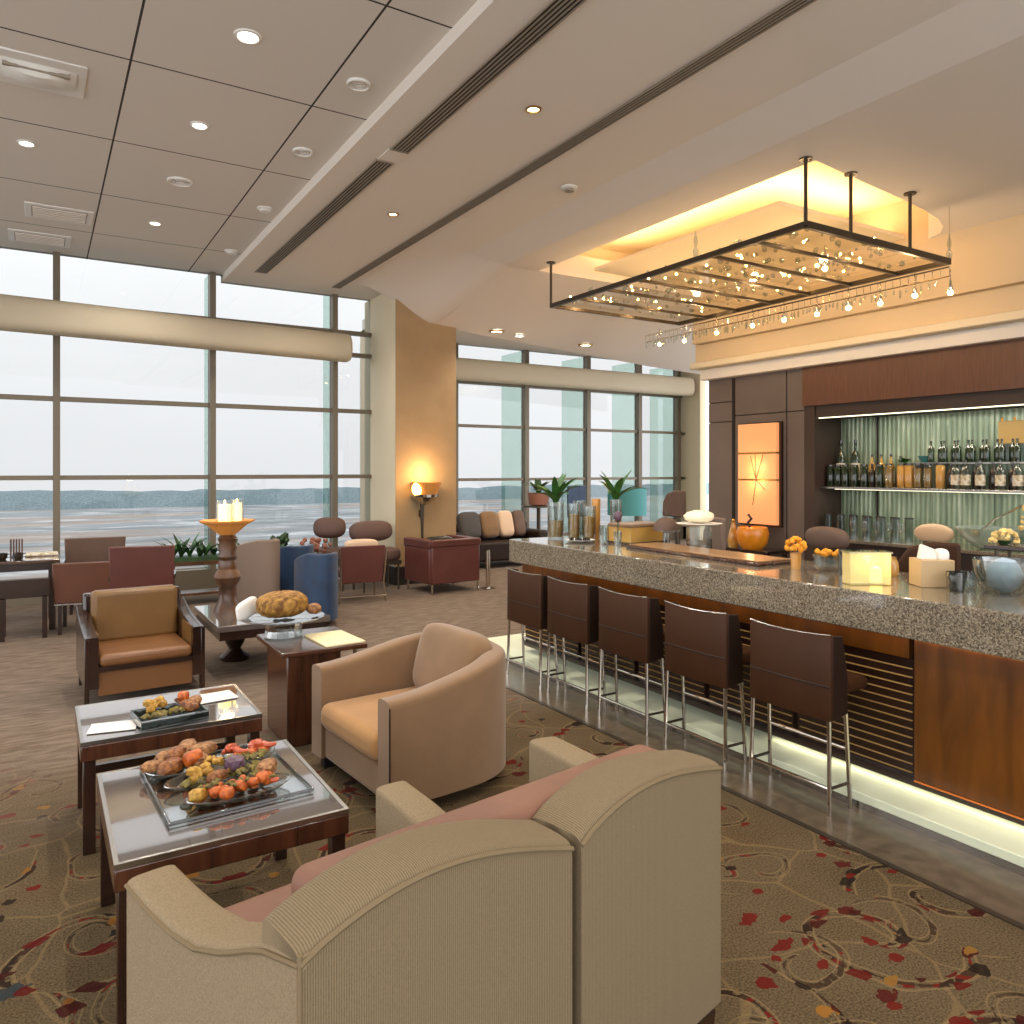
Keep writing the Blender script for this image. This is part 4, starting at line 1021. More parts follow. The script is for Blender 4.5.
# ------------------------------------------------------------------ lounge furniture by the windows
def cube_chair(label, x, y, rz, wd=.62, top=.82, zb=.3, m='brownchair', name='dining_chair'):
    """upright chair with a flat leather back seen from behind; back faces -y"""
    t = thing(name, label, 'chair', (x, y, 0), rz, 'leather chairs by the windows')
    h = wd/2
    obj('backrest', G()._add([(sx*(h+(.02 if z > zb+.1 else 0)), yy+(z-zb)*-.08, z) for z in (zb, top) for yy in (0, .05) for sx in (-1, 1)], [(0,2,3,1),(4,5,7,6),(0,1,5,4),(1,3,7,5),(3,2,6,7),(2,0,4,6)]), MAT[m], t, bevel=.012, seg=2)
    obj('seat', G().box(-h+.02, h-.02, .04, .52, .36, .45), MAT[m], t, bevel=.02)
    obj('back_trim', G().box(-h, h, -.006, .056, zb-.014, zb), MAT['steel'], t)
    for sx in (-1, 1):
        obj('leg', G().box(sx*(h-.05)-.018, sx*(h-.05)+.018, .0, .04, 0, zb+.05), MAT['dwood'], t)
        obj('leg', G().box(sx*(h-.05)-.018, sx*(h-.05)+.018, .46, .5, 0, .37), MAT['dwood'], t)
        obj('armrest', G().box(sx*h-.02, sx*h+.02, .02, .42, .6, .64), MAT['dwood'], t)
    return t
cube_chair('chestnut leather chair with straight back, left of the maroon one', .42, 9.1, -.12, .6, .74, .32)
cube_chair('brown leather chair half hidden behind the chestnut one, nearest the glass', .56, 10.32, -.05, .6, .9, .4, 'mocha')
cube_chair('maroon leather chair with upright back behind the golden armchair', .87, 8.45, -.18, .56, .94, .4, 'burgchair')
t = thing('dining_table', 'dark square dining table at the left edge by the window', 'table', (-.32, 9.85, 0))
obj('top', G().box(-.5, .5, -.38, .45, .715, .75), MAT['glasstop'], t, bevel=.006)
obj('apron', G().box(-.46, .46, -.36, .43, .64, .715), MAT['dwood'], t)
for sx in (-1, 1):
    for sy in (-.33, .4): obj('leg', G().box(sx*.43-.03, sx*.43+.03, sy-.03, sy+.03, 0, .64), MAT['dwood'], t)
t = thing('bench', 'dark low sideboard between the dining table and chestnut chair', 'bench', (-.24, 9.06, 0))
obj('panel', G().box(-.12, .32, 0, .04, .42, .6), MAT['dwood'], t)
obj('seat', G().box(-.12, .32, .04, .34, .42, .47), MAT['dwood'], t)
for (x, y) in ((-.08, .02), (.28, .02), (-.08, .3), (.28, .3)): obj('leg', G().box(x-.022, x+.022, y-.02, y+.02, 0, .43), MAT['dwood'], t)
t = thing('wire_basket', 'small dark slatted basket standing on the dining table', 'basket', (-.22, 10.0, .75))
obj('base', G().box(-.06, .06, -.06, .06, 0, .02), MAT['dwood'], t)
g = G()
for k in range(5): g.box(-.06+.026*k, -.046+.026*k, -.06, -.05, .02, .19); g.box(-.06+.026*k, -.046+.026*k, .05, .06, .02, .19)
obj('slat', g, MAT['stonecarve'], t)
t = thing('table_runner', 'patterned cream runner laid out on the dining table', 'table runner', (.0, 9.98, .751))
obj('cloth', G().box(-.14, .17, -.12, .12, 0, .03), MAT['label'], t, bevel=.01)
for k, (x, y, lb) in enumerate(((-.34, 9.72, 'dark cup at the left of the dining table'), (-.2, 9.7, 'dark cup at the middle front of the dining table'))):
    t = thing('cup', lb, 'cup', (x, y, .75), 0, 'cups on the dining table')
    obj('bowl', G().lathe([(.03, 0), (.045, .02), (.05, .07), (.045, .07), (.03, .02)], n=18), MAT['darkbottle'], t)
    obj('handle', G().tube([(.046, 0, .055), (.072, 0, .05), (.072, 0, .025), (.044, 0, .02)], .005, 6), MAT['darkbottle'], t)

def leaf_plant(t, base, n, length, wid, m='leaf', seed=1, spread=1., up=.8, part='leaf'):
    rn2 = random.Random(seed)
    for k in range(n):
        a = 2*PI*k/n+rn2.uniform(-.3, .3); L = length*rn2.uniform(.75, 1.1); tilt = spread*rn2.uniform(.25, 1.)
        rows = []
        for i in range(7):
            u = i/6; r = L*u*math.sin(min(1.4, tilt*(.5+.9*u))); z = L*u*math.cos(min(1.5, tilt*(.35+.8*u)))*up
            wv = wid*math.sin(PI*min(.97, .12+.86*u))**.8
            c = Vector((base[0]+r*math.cos(a), base[1]+r*math.sin(a), base[2]+z)); s = Vector((-math.sin(a), math.cos(a), 0))*wv
            rows.append([c-s+Vector((0, 0, wv*.35)), c, c+s+Vector((0, 0, wv*.35))])
        o = obj(part, G().sheet(rows), MAT[m], t)
# planter box at the glass
t = thing('planter_table', 'low wooden ledge of small plants at the window behind the candle stand', 'planter', (1.85, 10.45, 0))
obj('ledge', G().box(-.5, .45, -.2, .2, .5, .55), MAT['stonecarve'], t)
obj('trough', G().box(-.48, .43, -.17, .17, .55, .6), MAT['leafdark'], t)
for x in (-.45, .4): obj('leg', G().box(x-.03, x+.03, -.15, .15, 0, .5), MAT['stonecarve'], t)
obj('lower_shelf', G().box(-.45, .4, -.15, .15, .12, .15), MAT['stonecarve'], t)
rn = random.Random(5)
for k in range(9): leaf_plant(t, (-.42+.1*k, rn.uniform(-.1, .1), .58), 6, rn.uniform(.16, .36), .03, 'leafdark' if k % 2 else 'leaf', k, .9, .9, 'foliage_leaf')
# grey tub chair with plant, blue armchairs
def tub(label, x, y, rz, wd, top, m, name='tub_chair', lowf=.25, z0=.08, dip=.12):
    t = thing(name, label, 'armchair', (x, y, 0), rz)
    h = wd/2
    pth = spline([(h*1.0, .42, 0), (h*1.02, .15, 0), (h*.8, -.1, 0), (h*.3, -.24, 0), (-h*.3, -.24, 0), (-h*.8, -.1, 0), (-h*1.02, .15, 0), (-h, .42, 0)], 5)
    zz = [top-dip*max(0, (p.y+.1)/.52) for p in pth]
    obj('tub_shell', G().shell([(p.x, p.y) for p in pth], .06, z0, zz, -1, 8, .6, .8), MAT[m], t, angle=60)
    obj('seat', G().box(-h+.06, h-.06, -.12, .4, .28, .42), MAT[m], t, bevel=.03)
    obj('base', G().lathe([(h*.7, 0), (h*.7, .02), (.04, .04), (.04, .28)], (0, .1, 0), n=20), MAT['iron'], t)
    return t
tub('grey-brown curved high-backed tub chair right of the candle stand', 2.1, 8.75, .5, .36, .93, 'taupe', z0=.1)
tub('blue tub armchair farther from the camera, beside the grey tub chair', 2.62, 9.25, .3, .5, .80, 'blue', 'blue_armchair')
tub('blue tub armchair nearest the camera with pale welt on its rim', 2.62, 8.25, -.1, .42, .80, 'blue', 'blue_armchair')
t = thing('potted_plant', 'green plant seen above the grey tub chair by the window', 'plant', (2.72, 10.45, 0))
obj('pot', G().lathe([(.12, 0), (.16, .5), (.15, .5), (.1, .02)], n=20), MAT['charcoal'], t)
leaf_plant(t, (0, 0, .48), 14, .3, .06, 'leafdark', 6, 1.0)
t = thing('potted_plant', 'small round shrub at the glass between grey and blue chairs', 'plant', (2.9, 11.05, 0))
obj('pot', G().lathe([(.1, 0), (.13, .45), (.12, .45), (.08, .02)], n=20), MAT['charcoal'], t)
g = G(); rn = random.Random(2)
for k in range(30): g.ball((rn.uniform(-.1, .1), rn.uniform(-.1, .1), .62+rn.uniform(-.13, .16)), rn.uniform(.03, .06), None, 1, .2, k)
obj('foliage', g, MAT['leafdark'], t, smooth=False)
t = thing('flower_bowl', 'bowl of dried flowers on the window ledge behind the blue chairs', 'flowers', (3.2, 10.3, 0))
obj('stand', G().lathe([(.16, 0), (.16, .02), (.03, .04), (.03, .5), (.15, .56)], n=20), MAT['iron'], t)
g = G()
for k in range(34): g.ball((rn.uniform(-.2, .2), rn.uniform(-.12, .12), .62+rn.uniform(-.05, .13)), rn.uniform(.02, .045), None, 1, .2, k)
obj('blossom', g, MAT['terracotta'], t, smooth=False)

# maroon sling chair with chrome frame
t = thing('sling_chair', 'maroon leather chair with slim chrome frame right of the blue chairs', 'chair', (3.52, 9.35, 0), -.12)
obj('backrest', G()._add([(sx*(.26+.03*(z > .5)), yy-(z-.25)*.1, z) for z in (.25, .73) for yy in (0, .035) for sx in (-1, 1)], [(0,2,3,1),(4,5,7,6),(0,1,5,4),(1,3,7,5),(3,2,6,7),(2,0,4,6)]), MAT['burg'], t, bevel=.01)
obj('seat', G().box(-.25, .25, .03, .5, .3, .4), MAT['burg'], t, bevel=.02)
obj('head_cushion', G().puff((0, .06, .74), (.22, .07, .07), .7, .6), MAT['bone'], t)
for s in (-1, 1):
    obj('leg', G().tube([(s*.3, -.06, .7), (s*.275, .0, .24), (s*.3, -.02, 0)], .013, 8), MAT['chrome'], t)
    obj('leg', G().tube([(s*.28, .48, .38), (s*.29, .52, 0)], .013, 8), MAT['chrome'], t)
    obj('side_rail', G().tube([(s*.28, 0, .3), (s*.28, .48, .36)], .01, 8), MAT['chrome'], t)
obj('stretcher', G().tube([(-.3, -.02, .08), (.3, -.02, .08)], .01, 8), MAT['chrome'], t)
# dark lounge chairs with rounded cushions in the corner
def lounge(label, x, y, rz, wd, ztop, m='mauve'):
    t = thing('lounge_chair', label, 'chair', (x, y, 0), rz, 'cushioned lounge chairs beside the pillar')
    obj('back_cushion', G().puff((0, .0, ztop-.13), (wd/2, .12, .15), .7, .7, rot(0, -.2)), MAT[m], t)
    obj('seat_cushion', G().puff((0, -.18, .5), (wd/2, .2, .1), .5, .5), MAT[m], t)
    obj('seat_frame', G().box(-wd/2+.03, wd/2-.03, -.36, .05, .36, .42), MAT['iron'], t)
    for sx in (-1, 1):
        for yy in (-.32, .0): obj('leg', G().tube([(sx*(wd/2-.06), yy, 0), (sx*(wd/2-.06), yy, .4)], .015, 8), MAT['iron'], t)
    return t
lounge('plum-brown lounge chair with upright cushion, left of the pillar by the glass', 3.55, 10.75, -.3, .46, 1.0)
lounge('plum-brown lounge chair with wide rounded cushion against the pillar', 4.05, 10.42, .1, .66, .95)
# burgundy club armchair
t = thing('club_armchair', 'burgundy leather club armchair with chrome feet in front of the pillar', 'armchair', (4.92, 9.55, 0), math.radians(6))
obj('back', G()._add([(sx*.40, yy, z) for z in (.13, .72) for yy in (-.1, .02) for sx in (-1, 1)], [(0,2,3,1),(4,5,7,6),(0,1,5,4),(1,3,7,5),(3,2,6,7),(2,0,4,6)]), MAT['burg'], t, bevel=.02)
for s in (-1, 1):
    a = obj('arm', G().box(min(s*.30, s*.42), max(s*.30, s*.42), -.06, .62, .13, .70), MAT['burg'], t, bevel=.02)
    obj('arm_cap', G().box(min(s*.29, s*.43), max(s*.29, s*.43), -.08, .63, .62, .735), MAT['burgchair'], a, bevel=.015)
    obj('foot', G().tube([(s*.38, -.07, 0), (s*.38, -.07, .14)], .016, 8), MAT['chrome'], t)
    obj('foot', G().tube([(s*.38, .58, 0), (s*.38, .58, .14)], .016, 8), MAT['chrome'], t)
obj('seat_cushion', G().box(-.29, .29, .0, .6, .25, .42), MAT['burg'], t, bevel=.03)
obj('back_cap', G().box(-.41, .41, -.115, .03, .64, .735), MAT['burgchair'], t, bevel=.015)
b = thing('chrome_stand', 'pair of slim chrome posts at the right of the burgundy club armchair', 'stand', (5.42, 9.45, 0))
for k in (0, .07): obj('post', G().tube([(k, k, 0), (k, k, .55)], .02, 10), MAT['chrome'], b)
obj('foot_plate', G().box(-.05, .12, -.05, .12, 0, .012), MAT['chrome'], b)
b = tag(obj('cushion', G().puff((0, 0, .0), (.23, .1, .165), .5, .6, rot(0, -.1)), MAT['black']), 'black cushion leaning up inside the burgundy club armchair', 'cushion'); b.location = (4.86, 9.85, .59)
# dark sofa and its pillows
t = thing('lounge_sofa', 'dark brown sofa under the right-hand windows', 'sofa', (6.85, 11.5, 0), 0)
obj('back', G().box(-.85, .95, .55, .75, .12, .74), MAT['leatherside'], t, bevel=.04)
obj('seat', G().box(-.75, .85, -.12, .6, .12, .45), MAT['leatherside'], t, bevel=.04)
for s in (-.85, .75): obj('arm', G().box(s, s+.2, -.15, .7, .12, .62), MAT['leatherside'], t, bevel=.05)
for (x, y) in ((-.75, -.05), (.85, -.05), (-.75, .65), (.85, .65)): obj('foot', G().box(x-.03, x+.03, y-.03, y+.03, 0, .12), MAT['black'], t)
for (dx, m, wd, lb) in ((-.42, 'charcoal', .21, 'dark grey pillow at the left end of the window sofa'), (-.02, 'suede', .18, 'tan suede pillow left of centre on the window sofa'), (.32, 'bone', .15, 'pale leather pillow centre of the window sofa'), (.6, 'mocha', .12, 'brown pillow at the right end of the window sofa')):
    b = tag(obj('pillow', G().puff((0, 0, 0), (wd, .1, .24), .45, .45, rot(0, -.3)), MAT[m]), lb, 'pillow', 'pillows on the window sofa'); b.location = (6.85+dx, 11.86, .72)
# torch lamp on the pillar
t = thing('wall_torch', 'wall torch lamp with long dark stem and lit bowl on the tan pillar', 'wall lamp', (4.86, 10.46, 0))
obj('stem', G().tube([(0, -.04, .42), (0, -.04, 1.2)], [.014, .03], 10), MAT['iron'], t)
obj('bracket', G().box(-.03, .03, -.04, .02, 1.0, 1.1), MAT['iron'], t)
obj('basket', G().lathe([(.03, 1.18), (.12, 1.24), (.2, 1.3), (.205, 1.34), (.18, 1.34), (.1, 1.26)], (0, -.14, 0), n=20), MAT['chrome'], t, smooth=False)
obj('shade', G().lathe([(.15, 1.33), (.2, 1.45), (.22, 1.52), (.205, 1.52), (.14, 1.35)], (.02, -.14, 0), n=24, cap=False), MAT['glowbowl'], t)
obj('flame_globe', G().ball((-.16, -.2, 1.42), (.075, .075, .1)), MAT['flame'], t)
point((4.86, 10.27, 1.66), 11, (1, .66, .34), .05, 'torch_glow')
# far end bits
t = thing('plant_stand', 'terracotta pot with slim plant on a stand by the far window', 'plant', (8.6, 12.9, 0))
obj('table', G().lathe([(.2, 0), (.2, .03), (.04, .05), (.04, .93), (.34, .95), (.34, .98)], n=24), MAT['iron'], t)
obj('pot', G().lathe([(.12, .98), (.2, 1.0), (.22, 1.24), (.2, 1.24), (.1, 1.0)], n=20), MAT['terracotta'], t)
leaf_plant(t, (0, 0, 1.2), 8, .42, .06, 'leafdark', 3, .8)
t = tub('teal armchair back by the farthest window', 10.6, 12.3, .2, .7, 1.32, 'teal', 'swivel_chair', z0=.75)
t = thing('display_board', 'small blue panel board standing before the far window', 'display', (9.2, 12.4, 0))
obj('panel', G().box(-.22, .22, 0, .04, .75, 1.38), MAT['blue'], t)
obj('stand', G().box(-.03, .03, 0, .04, 0, .75).box(-.2, .2, -.1, .14, 0, .02), MAT['iron'], t)
# ------------------------------------------------------------------ things on the bar top (z = 1.08)
BT = 1.08
def vase_plant(label, x, y, r, h, n, ln, seed):
    t = thing('vase_with_leaves', label, 'plant', (x, y, BT), 0, 'glass vases with leaves')
    obj('vase', G().lathe([(r*.9, 0), (r, .01), (r, h), (r*.94, h), (r*.92, .02), (0, .02)], n=28, cap=False), MAT['clear'], t)
    obj('pebbles', G().lathe([(r*.85, .02), (r*.88, h*.5), (0, h*.52)], n=20), MAT['amber'], t)
    g = G(); rn2 = random.Random(seed)
    for k in range(5): g.tube([(rn2.uniform(-.02, .02), rn2.uniform(-.02, .02), .05), (rn2.uniform(-.02, .02), rn2.uniform(-.02, .02), h+.03)], .006, 6)
    obj('stem', g, MAT['leafdark'], t)
    leaf_plant(t, (0, 0, h-.02), n, ln, .032, 'leaf', seed, 1.1, .95)
    return t
vase_plant('tall glass vase of upright green leaves at the far end of the bar', 3.96, 5.66, .075, .33, 16, .32, 3)
vase_plant('slimmer glass vase of green leaves in the middle of the bar, behind the wooden box', 4.32, 5.25, .05, .36, 11, .30, 8)
def cyl(label, x, y, r, h, m, name='glass_cylinder', cat='vase', group='tall glasses grouped on the bar', fill=None):
    t = thing(name, label, cat, (x, y, BT), 0, group)
    obj('glass', G().lathe([(r*.85, 0), (r*.92, .012), (r, h), (r*.95, h), (r*.86, .016), (0, .016)], n=22, cap=False), MAT[m], t)
    if fill: obj('contents', G().lathe([(r*.82, .017), (r*.9, h*.7), (0, h*.7)], n=18), MAT[fill], t)
    return t
cyl('tall clear glass of amber drink beside the far leafy vase', 4.06, 5.52, .055, .32, 'clear', fill='amber')
cyl('tall clear glass cylinder behind the amber drink', 4.2, 5.62, .06, .34, 'clear', fill='clear')
cyl('broad clear glass cylinder right of the far leafy vase', 4.14, 5.4, .06, .3, 'clear', fill='amber')
cyl('slim amber glass bottle-vase with dark neck, right of the tall glasses', 4.27, 5.47, .04, .36, 'amber')
cyl('short clear tumbler at the right of the tall glasses', 4.16, 5.2, .035, .14, 'clear')
cyl('short clear tumbler nearest the bar edge in the glass group', 4.0, 5.02, .04, .16, 'clear')
t = thing('stemmed_flower', 'dark single bloom standing in a thin glass on the bar', 'flowers', (4.02, 4.86, BT))
obj('glass', G().lathe([(.03, 0), (.034, .12), (.03, .12), (.026, .01)], n=16, cap=False), MAT['clear'], t)
obj('stem', G().tube([(0, 0, .01), (0, 0, .22)], .005, 6), MAT['leafdark'], t)
obj('bloom', G().ball((0, 0, .24), (.035, .035, .045), None, 2, .12, 4), MAT['cabbage'], t)
t = thing('plate_of_berries', 'small plate of dark sweets in front of the tall glasses', 'plate', (3.96, 5.3, BT))
obj('plate', G().lathe([(.06, 0), (.13, .018), (.132, .022), (.06, .006), (0, .006)], n=28, cap=False), MAT['white'], t)
g = G(); rn = random.Random(1)
for k in range(12): g.ball((rn.uniform(-.07, .07), rn.uniform(-.06, .06), .022), rn.uniform(.014, .022), None, 1, .1, k)
obj('sweets', g, MAT['darkbottle'], t)
t = thing('chafing_box', 'amber glass box with pale wooden lid on the bar beside the cake stand', 'box', (4.33, 5.0, BT), .1)
obj('tray', G().box(-.22, .22, -.16, .16, 0, .02), MAT['mwood'], t)
obj('glass_body', G().box(-.19, .19, -.13, .13, .02, .14), MAT['amber'], t)
obj('lid', G().box(-.2, .2, -.14, .14, .14, .17), MAT['suede'], t, bevel=.01)
t = thing('cloche', 'brown domed lid with knob standing behind the wooden-lidded box', 'cloche', (4.42, 4.72, BT))
obj('dome', G().lathe([(.11, .12), (.105, .16), (.08, .2), (.04, .225), (.006, .23)], n=28), MAT['mocha'], t)
obj('stand', G().lathe([(.09, 0), (.03, .02), (.03, .1), (.12, .118), (.12, .124)], n=24), MAT['clear'], t)
obj('knob', G().tube([(0, 0, .22), (0, 0, .33)], .006, 8), MAT['iron'], t)
t = thing('cake_stand', 'wide glass cake stand heaped with cream dessert on the bar', 'cake stand', (4.43, 4.36, BT))
obj('plate', G().lathe([(.0, .19), (.16, .19), (.18, .2), (.16, .2), (0, .2)], n=32, cap=False), MAT['white'], t)
obj('fluted_base', G().lathe([(.1, 0), (.1, .17), (.11, .19)], n=14, cap=False), MAT['clear'], t, smooth=False)
b = tag(obj('cream_dessert', G().puff((0, 0, .035), (.125, .11, .05), 1, 1, None, 24, 12, .06, 3), MAT['cream2']), 'heap of pale cream dessert on the bar cake stand', 'dessert'); b.location = (4.43, 4.36, BT+.218)
t = thing('serving_board', 'long walnut serving board with pale edge lying along the bar', 'serving board', (4.12, 4.08, BT), -.04)
obj('board', G().box(-.17, .17, -.75, .62, 0, .02), MAT['mwood'], t, bevel=.006)
obj('pale_top', G().box(-.155, .155, -.73, .6, .02, .032), MAT['boardwood'], t, bevel=.004)
t = thing('flower_glass', 'orange flowers in a small amber glass on the bar in front of the wall lamp', 'flowers', (4.03, 3.14, BT))
obj('glass', G().lathe([(.028, 0), (.035, .1), (.03, .1), (.024, .01)], n=18, cap=False), MAT['amber'], t)
g = G(); rn = random.Random(6)
for k in range(46):
    a, b2 = rn.uniform(0, 6.28), rn.uniform(-.4, 1.5); g.ball((.055*math.cos(a)*math.cos(b2), .055*math.sin(a)*math.cos(b2), .14+.05*math.sin(b2)), rn.uniform(.012, .018), None, 1, .2, k)
obj('petals', g, MAT['flowery'], t)
t = thing('glass_bowl', 'cut glass bowl of yellow sweets right of the orange flowers', 'bowl', (4.12, 2.98, BT))
obj('bowl', G().lathe([(.05, 0), (.075, .02), (.085, .1), (.08, .1), (.06, .02)], n=16, cap=False), MAT['clear'], t, smooth=False)
g = G()
for k in range(16): g.ball((rn.uniform(-.05, .05), rn.uniform(-.05, .05), .1+rn.uniform(0, .02)), .018, None, 1, .15, k)
obj('sweets', g, MAT['flowery'], t)
cyl('short glass column in front of the brown rounded chair back', 4.06, 2.82, .035, .15, 'smoke', 'tumbler', 'glass', 'tumblers on the near half of the bar')
t = thing('glass_lantern', 'square glowing yellow glass lantern near the bar edge', 'lantern', (3.82, 2.52, BT), -.6)
obj('glass_box', G().box(-.11, .11, -.055, .055, .0, .175), MAT['lightbox'], t, bevel=.006)
obj('lit_candle', G().lathe([(.03, 0), (.03, .08), (.0, .09)], (.05, 0, .01), n=14), MAT['candle'], t)
point((3.86, 2.49, BT+.13), .9, (1, .82, .45), .02, 'lantern_glow')
obj('top_rim', G().box(-.115, .115, -.06, .06, .17, .18), MAT['clear'], t)
t = thing('spoon', 'brass serving spoon lying right of the yellow lantern', 'spoon', (4.0, 2.62, BT), .4)
obj('handle', G().tube([(-.02, 0, .05), (.1, .0, .012)], .006, 6), MAT['brass'], t); obj('bowl', G().puff((.13, 0, .012), (.035, .02, .01), 1, 1), MAT['brass'], t)
t = thing('glass_jar', 'gold-rimmed clear jar between the lantern and dark chair back', 'jar', (4.24, 2.66, BT))
obj('body', G().lathe([(.05, 0), (.06, .03), (.055, .08), (.045, .1)], n=20, cap=False), MAT['amber'], t); obj('rim', G().lathe([(.045, .1), (.05, .105), (.045, .11)], n=20), MAT['brass'], t)
t = thing('napkin_box', 'beige square box with white napkins near the right end of the bar', 'box', (4.06, 2.3, BT), -.62)
obj('box', G().box(-.085, .085, -.075, .075, 0, .145), MAT['boxcard'], t, bevel=.004)
obj('napkin', G()._add([(-.06, -.01, .14), (.02, -.02, .14), (.0, -.03, .2), (-.055, -.0, .225), (-.06, .04, .14), (.02, .04, .14), (.0, .03, .19), (-.05, .03, .215)], [(0,1,2,3), (7,6,5,4), (0,3,7,4), (1,5,6,2), (3,2,6,7)]), MAT['napkin'], t)
obj('napkin', G().puff((.05, .0, .165), (.03, .05, .035), .7, .7), MAT['napkin'], t)
cyl('short dark cut tumbler right of the napkin box', 3.98, 2.13, .045, .1, 'smoke', 'tumbler', 'glass', 'tumblers on the near half of the bar', 'amber')
cyl('small tumbler behind the cut one near the right frame edge', 4.12, 2.14, .04, .09, 'clear', 'tumbler', 'glass', 'tumblers on the near half of the bar')
t = thing('ice_bowl', 'large clear glass bowl with pale blue ice bag at the right end of the bar', 'ice bowl', (4.12, 1.97, BT))
obj('bowl', G().lathe([(.08, 0), (.1, .02), (.13, .1), (.14, .17), (.134, .17), (.12, .1), (.07, .02)], n=28, cap=False), MAT['clear'], t)
obj('ice_bag', G().ball((0, 0, .09), (.085, .085, .085), None, 2, .12, 6), MAT['iceglass'], t)
t = thing('tray_stand', 'raised dark tray behind the ice bowl at the right frame edge', 'tray', (4.37, 1.92, BT))
obj('tray', G().box(-.1, .1, -.3, .22, .2, .225), MAT['dwood'], t, bevel=.006)
for (x, y) in ((-.07, -.25), (.07, -.25), (-.07, .17), (.07, .17)): obj('leg', G().tube([(x, y, 0), (x, y, .2)], .01, 8), MAT['iron'], t)
t = thing('yellow_bloom', 'pale yellow fluffy flower head lying on the raised dark tray', 'flowers', (4.36, 2.08, BT+.225))
g = G()
for k in range(70):
    a, b2 = rn.uniform(0, 6.28), rn.uniform(-.2, 1.5); g.ball((.062*math.cos(a)*math.cos(b2), .062*math.sin(a)*math.cos(b2), .02+.055*math.sin(b2)), rn.uniform(.009, .014), None, 1, .2, k)
obj('petals', g, MAT['flowerp'], t)
obj('calyx', G().lathe([(.02, 0), (.035, .02)], n=12), MAT['leafdark'], t)

# bar seats on the far side of the island
def swivel(label, x, y, rz, zt, m, wd=.4, hh=.16, shape='round'):
    t = thing('swivel_chair', label, 'bar chair', (x, y, 0), rz, 'swivel chairs on the far side of the bar')
    if shape == 'round': obj('backrest', G().puff((0, 0, zt-hh/2), (wd/2, .07, hh/2), .75, .7, rot(0, .15)), MAT[m], t)
    else:
        pts = [(-.2, zt-.32), (-.19, zt-.15), (-.12, zt-.04), (.0, zt), (.17, zt), (.17, zt-.32)]
        obj('backrest', G()._add([(px, yy, pz) for yy in (-.03, .03) for px, pz in pts], [(0,1,2,3,4,5), (11,10,9,8,7,6)]+[(i, (i+1) % 6, 6+(i+1) % 6, 6+i) for i in range(6)]), MAT[m], t, bevel=.02, seg=3)
    obj('back_stem', G().tube([(0, 0, zt-hh*.6), (0, .06, .72)], .03, 8), MAT['iron'], t)
    obj('seat', G().puff((0, .2, .72), (.21, .2, .05), .5, .5), MAT[m], t)
    obj('pedestal', G().lathe([(.22, 0), (.22, .015), (.03, .04), (.03, .7)], (0, .2, 0), n=24), MAT['chrome'], t)
    return t
swivel('brown swivel chair with rounded pillow-like back, behind the orange flowers', 5.0, 3.62, -PI/2-.25, 1.275, 'mocha', .42, .17)
swivel('dark brown swivel chair back beside the beige napkin box', 4.78, 2.72, -PI/2+.4, 1.245, 'leather', .36, .3, 'plate')
swivel('taupe swivel chair with tilted back behind the cake stand', 5.6, 5.3, -PI/2-.3, 1.24, 'taupe', .42, .24, 'plate')
swivel('tan swivel chair farthest along the bar, behind the taupe one', 6.6, 6.9, -PI/2, 1.45, 'mocha', .42, .34, 'plate')

# ------------------------------------------------------------------ back bar
t = thing('back_counter', 'dark stone counter running under the lit back bar shelves', 'counter', (9.0, 2.4, 0))
obj('cabinet', G().box(-.3, .4, -6, 4.0, 0, .78), MAT['dwood'], t)
obj('worktop', G().box(-.32, .4, -6, 4.0, .78, .82), MAT['granite'], t, bevel=.005)
t = thing('back_shelf', 'long steel-edged shelf of bottles across the lit recess', 'shelf', (9.13, 2.7, 1.45))
obj('board', G().box(-.2, .25, -5, 3.85, 0, .03), MAT['steel'], t, bevel=.004)
obj('led_line', G().box(-.19, -.18, -5, 3.65, -.006, 0), MAT['ledwhite'], t)
obj('riser', G().box(.0, .25, -5, 2.72, .32, .34), MAT['steel'], t)
for y in (-3, -.6, 1, 2.68): obj('riser_support', G().box(.01, .24, y-.01, y+.01, .03, .32), MAT['steel'], t)

def bottle(m, h, r, lab=True, shoulder=.62, capm='darkbottle'):
    t = thing('bottle', '', 'bottle', (0, 0, 0))
    obj('glass', G().lathe([(r*.95, 0), (r, .006), (r, h*shoulder), (r*.8, h*(shoulder+.07)), (r*.34, h*(shoulder+.16)), (r*.32, h*.95), (r*.36, h*.955)], n=18), MAT[m], t)
    if lab: obj('label', G().lathe([(r*1.01, h*.14), (r*1.01, h*.5)], n=18, cap=False), MAT['label'], t)
    obj('cap', G().lathe([(r*.36, h*.93), (r*.36, h), (.001, h)], n=14), MAT[capm], t)
    return t
def jar(m, fill, h, r):
    t = thing('jar', '', 'jar', (0, 0, 0))
    obj('glass', G().lathe([(r*.95, 0), (r, .008), (r, h*.86), (r*.8, h*.92), (r*.8, h*.93)], n=18, cap=False), MAT[m], t)
    obj('fruit', G().lathe([(r*.9, .01), (r*.92, h*.8), (0, h*.8)], n=14), MAT[fill], t, smooth=False)
    obj('lid', G().lathe([(r*.86, h*.92), (r*.86, h), (.001, h)], n=16), MAT['darkbottle'], t)
    return t
def setup(p, label, group): p['label'] = label; p['group'] = group; return (p, children(p))
SH = 1.481
def line(pr, places, z0):
    p, kids = pr
    for i, (x, y) in enumerate(places):
        if i == 0: p.location = (x, y, z0)
        else: dup(p, (x, y, z0), None, None, kids)
mulled = setup(jar('clear', 'squash', .30, .05), 'jar of yellow fruit on the upper back shelf, left half', 'fruit jars on the back bar shelf')
line(mulled, [(9.05, 5.66), (9.05, 5.29), (9.05, 5.17)], SH)
mulled2 = setup(jar('amber', 'carrot', .30, .05), 'jar of orange fruit on the upper back shelf, left half', 'orange fruit jars on the back bar shelf')
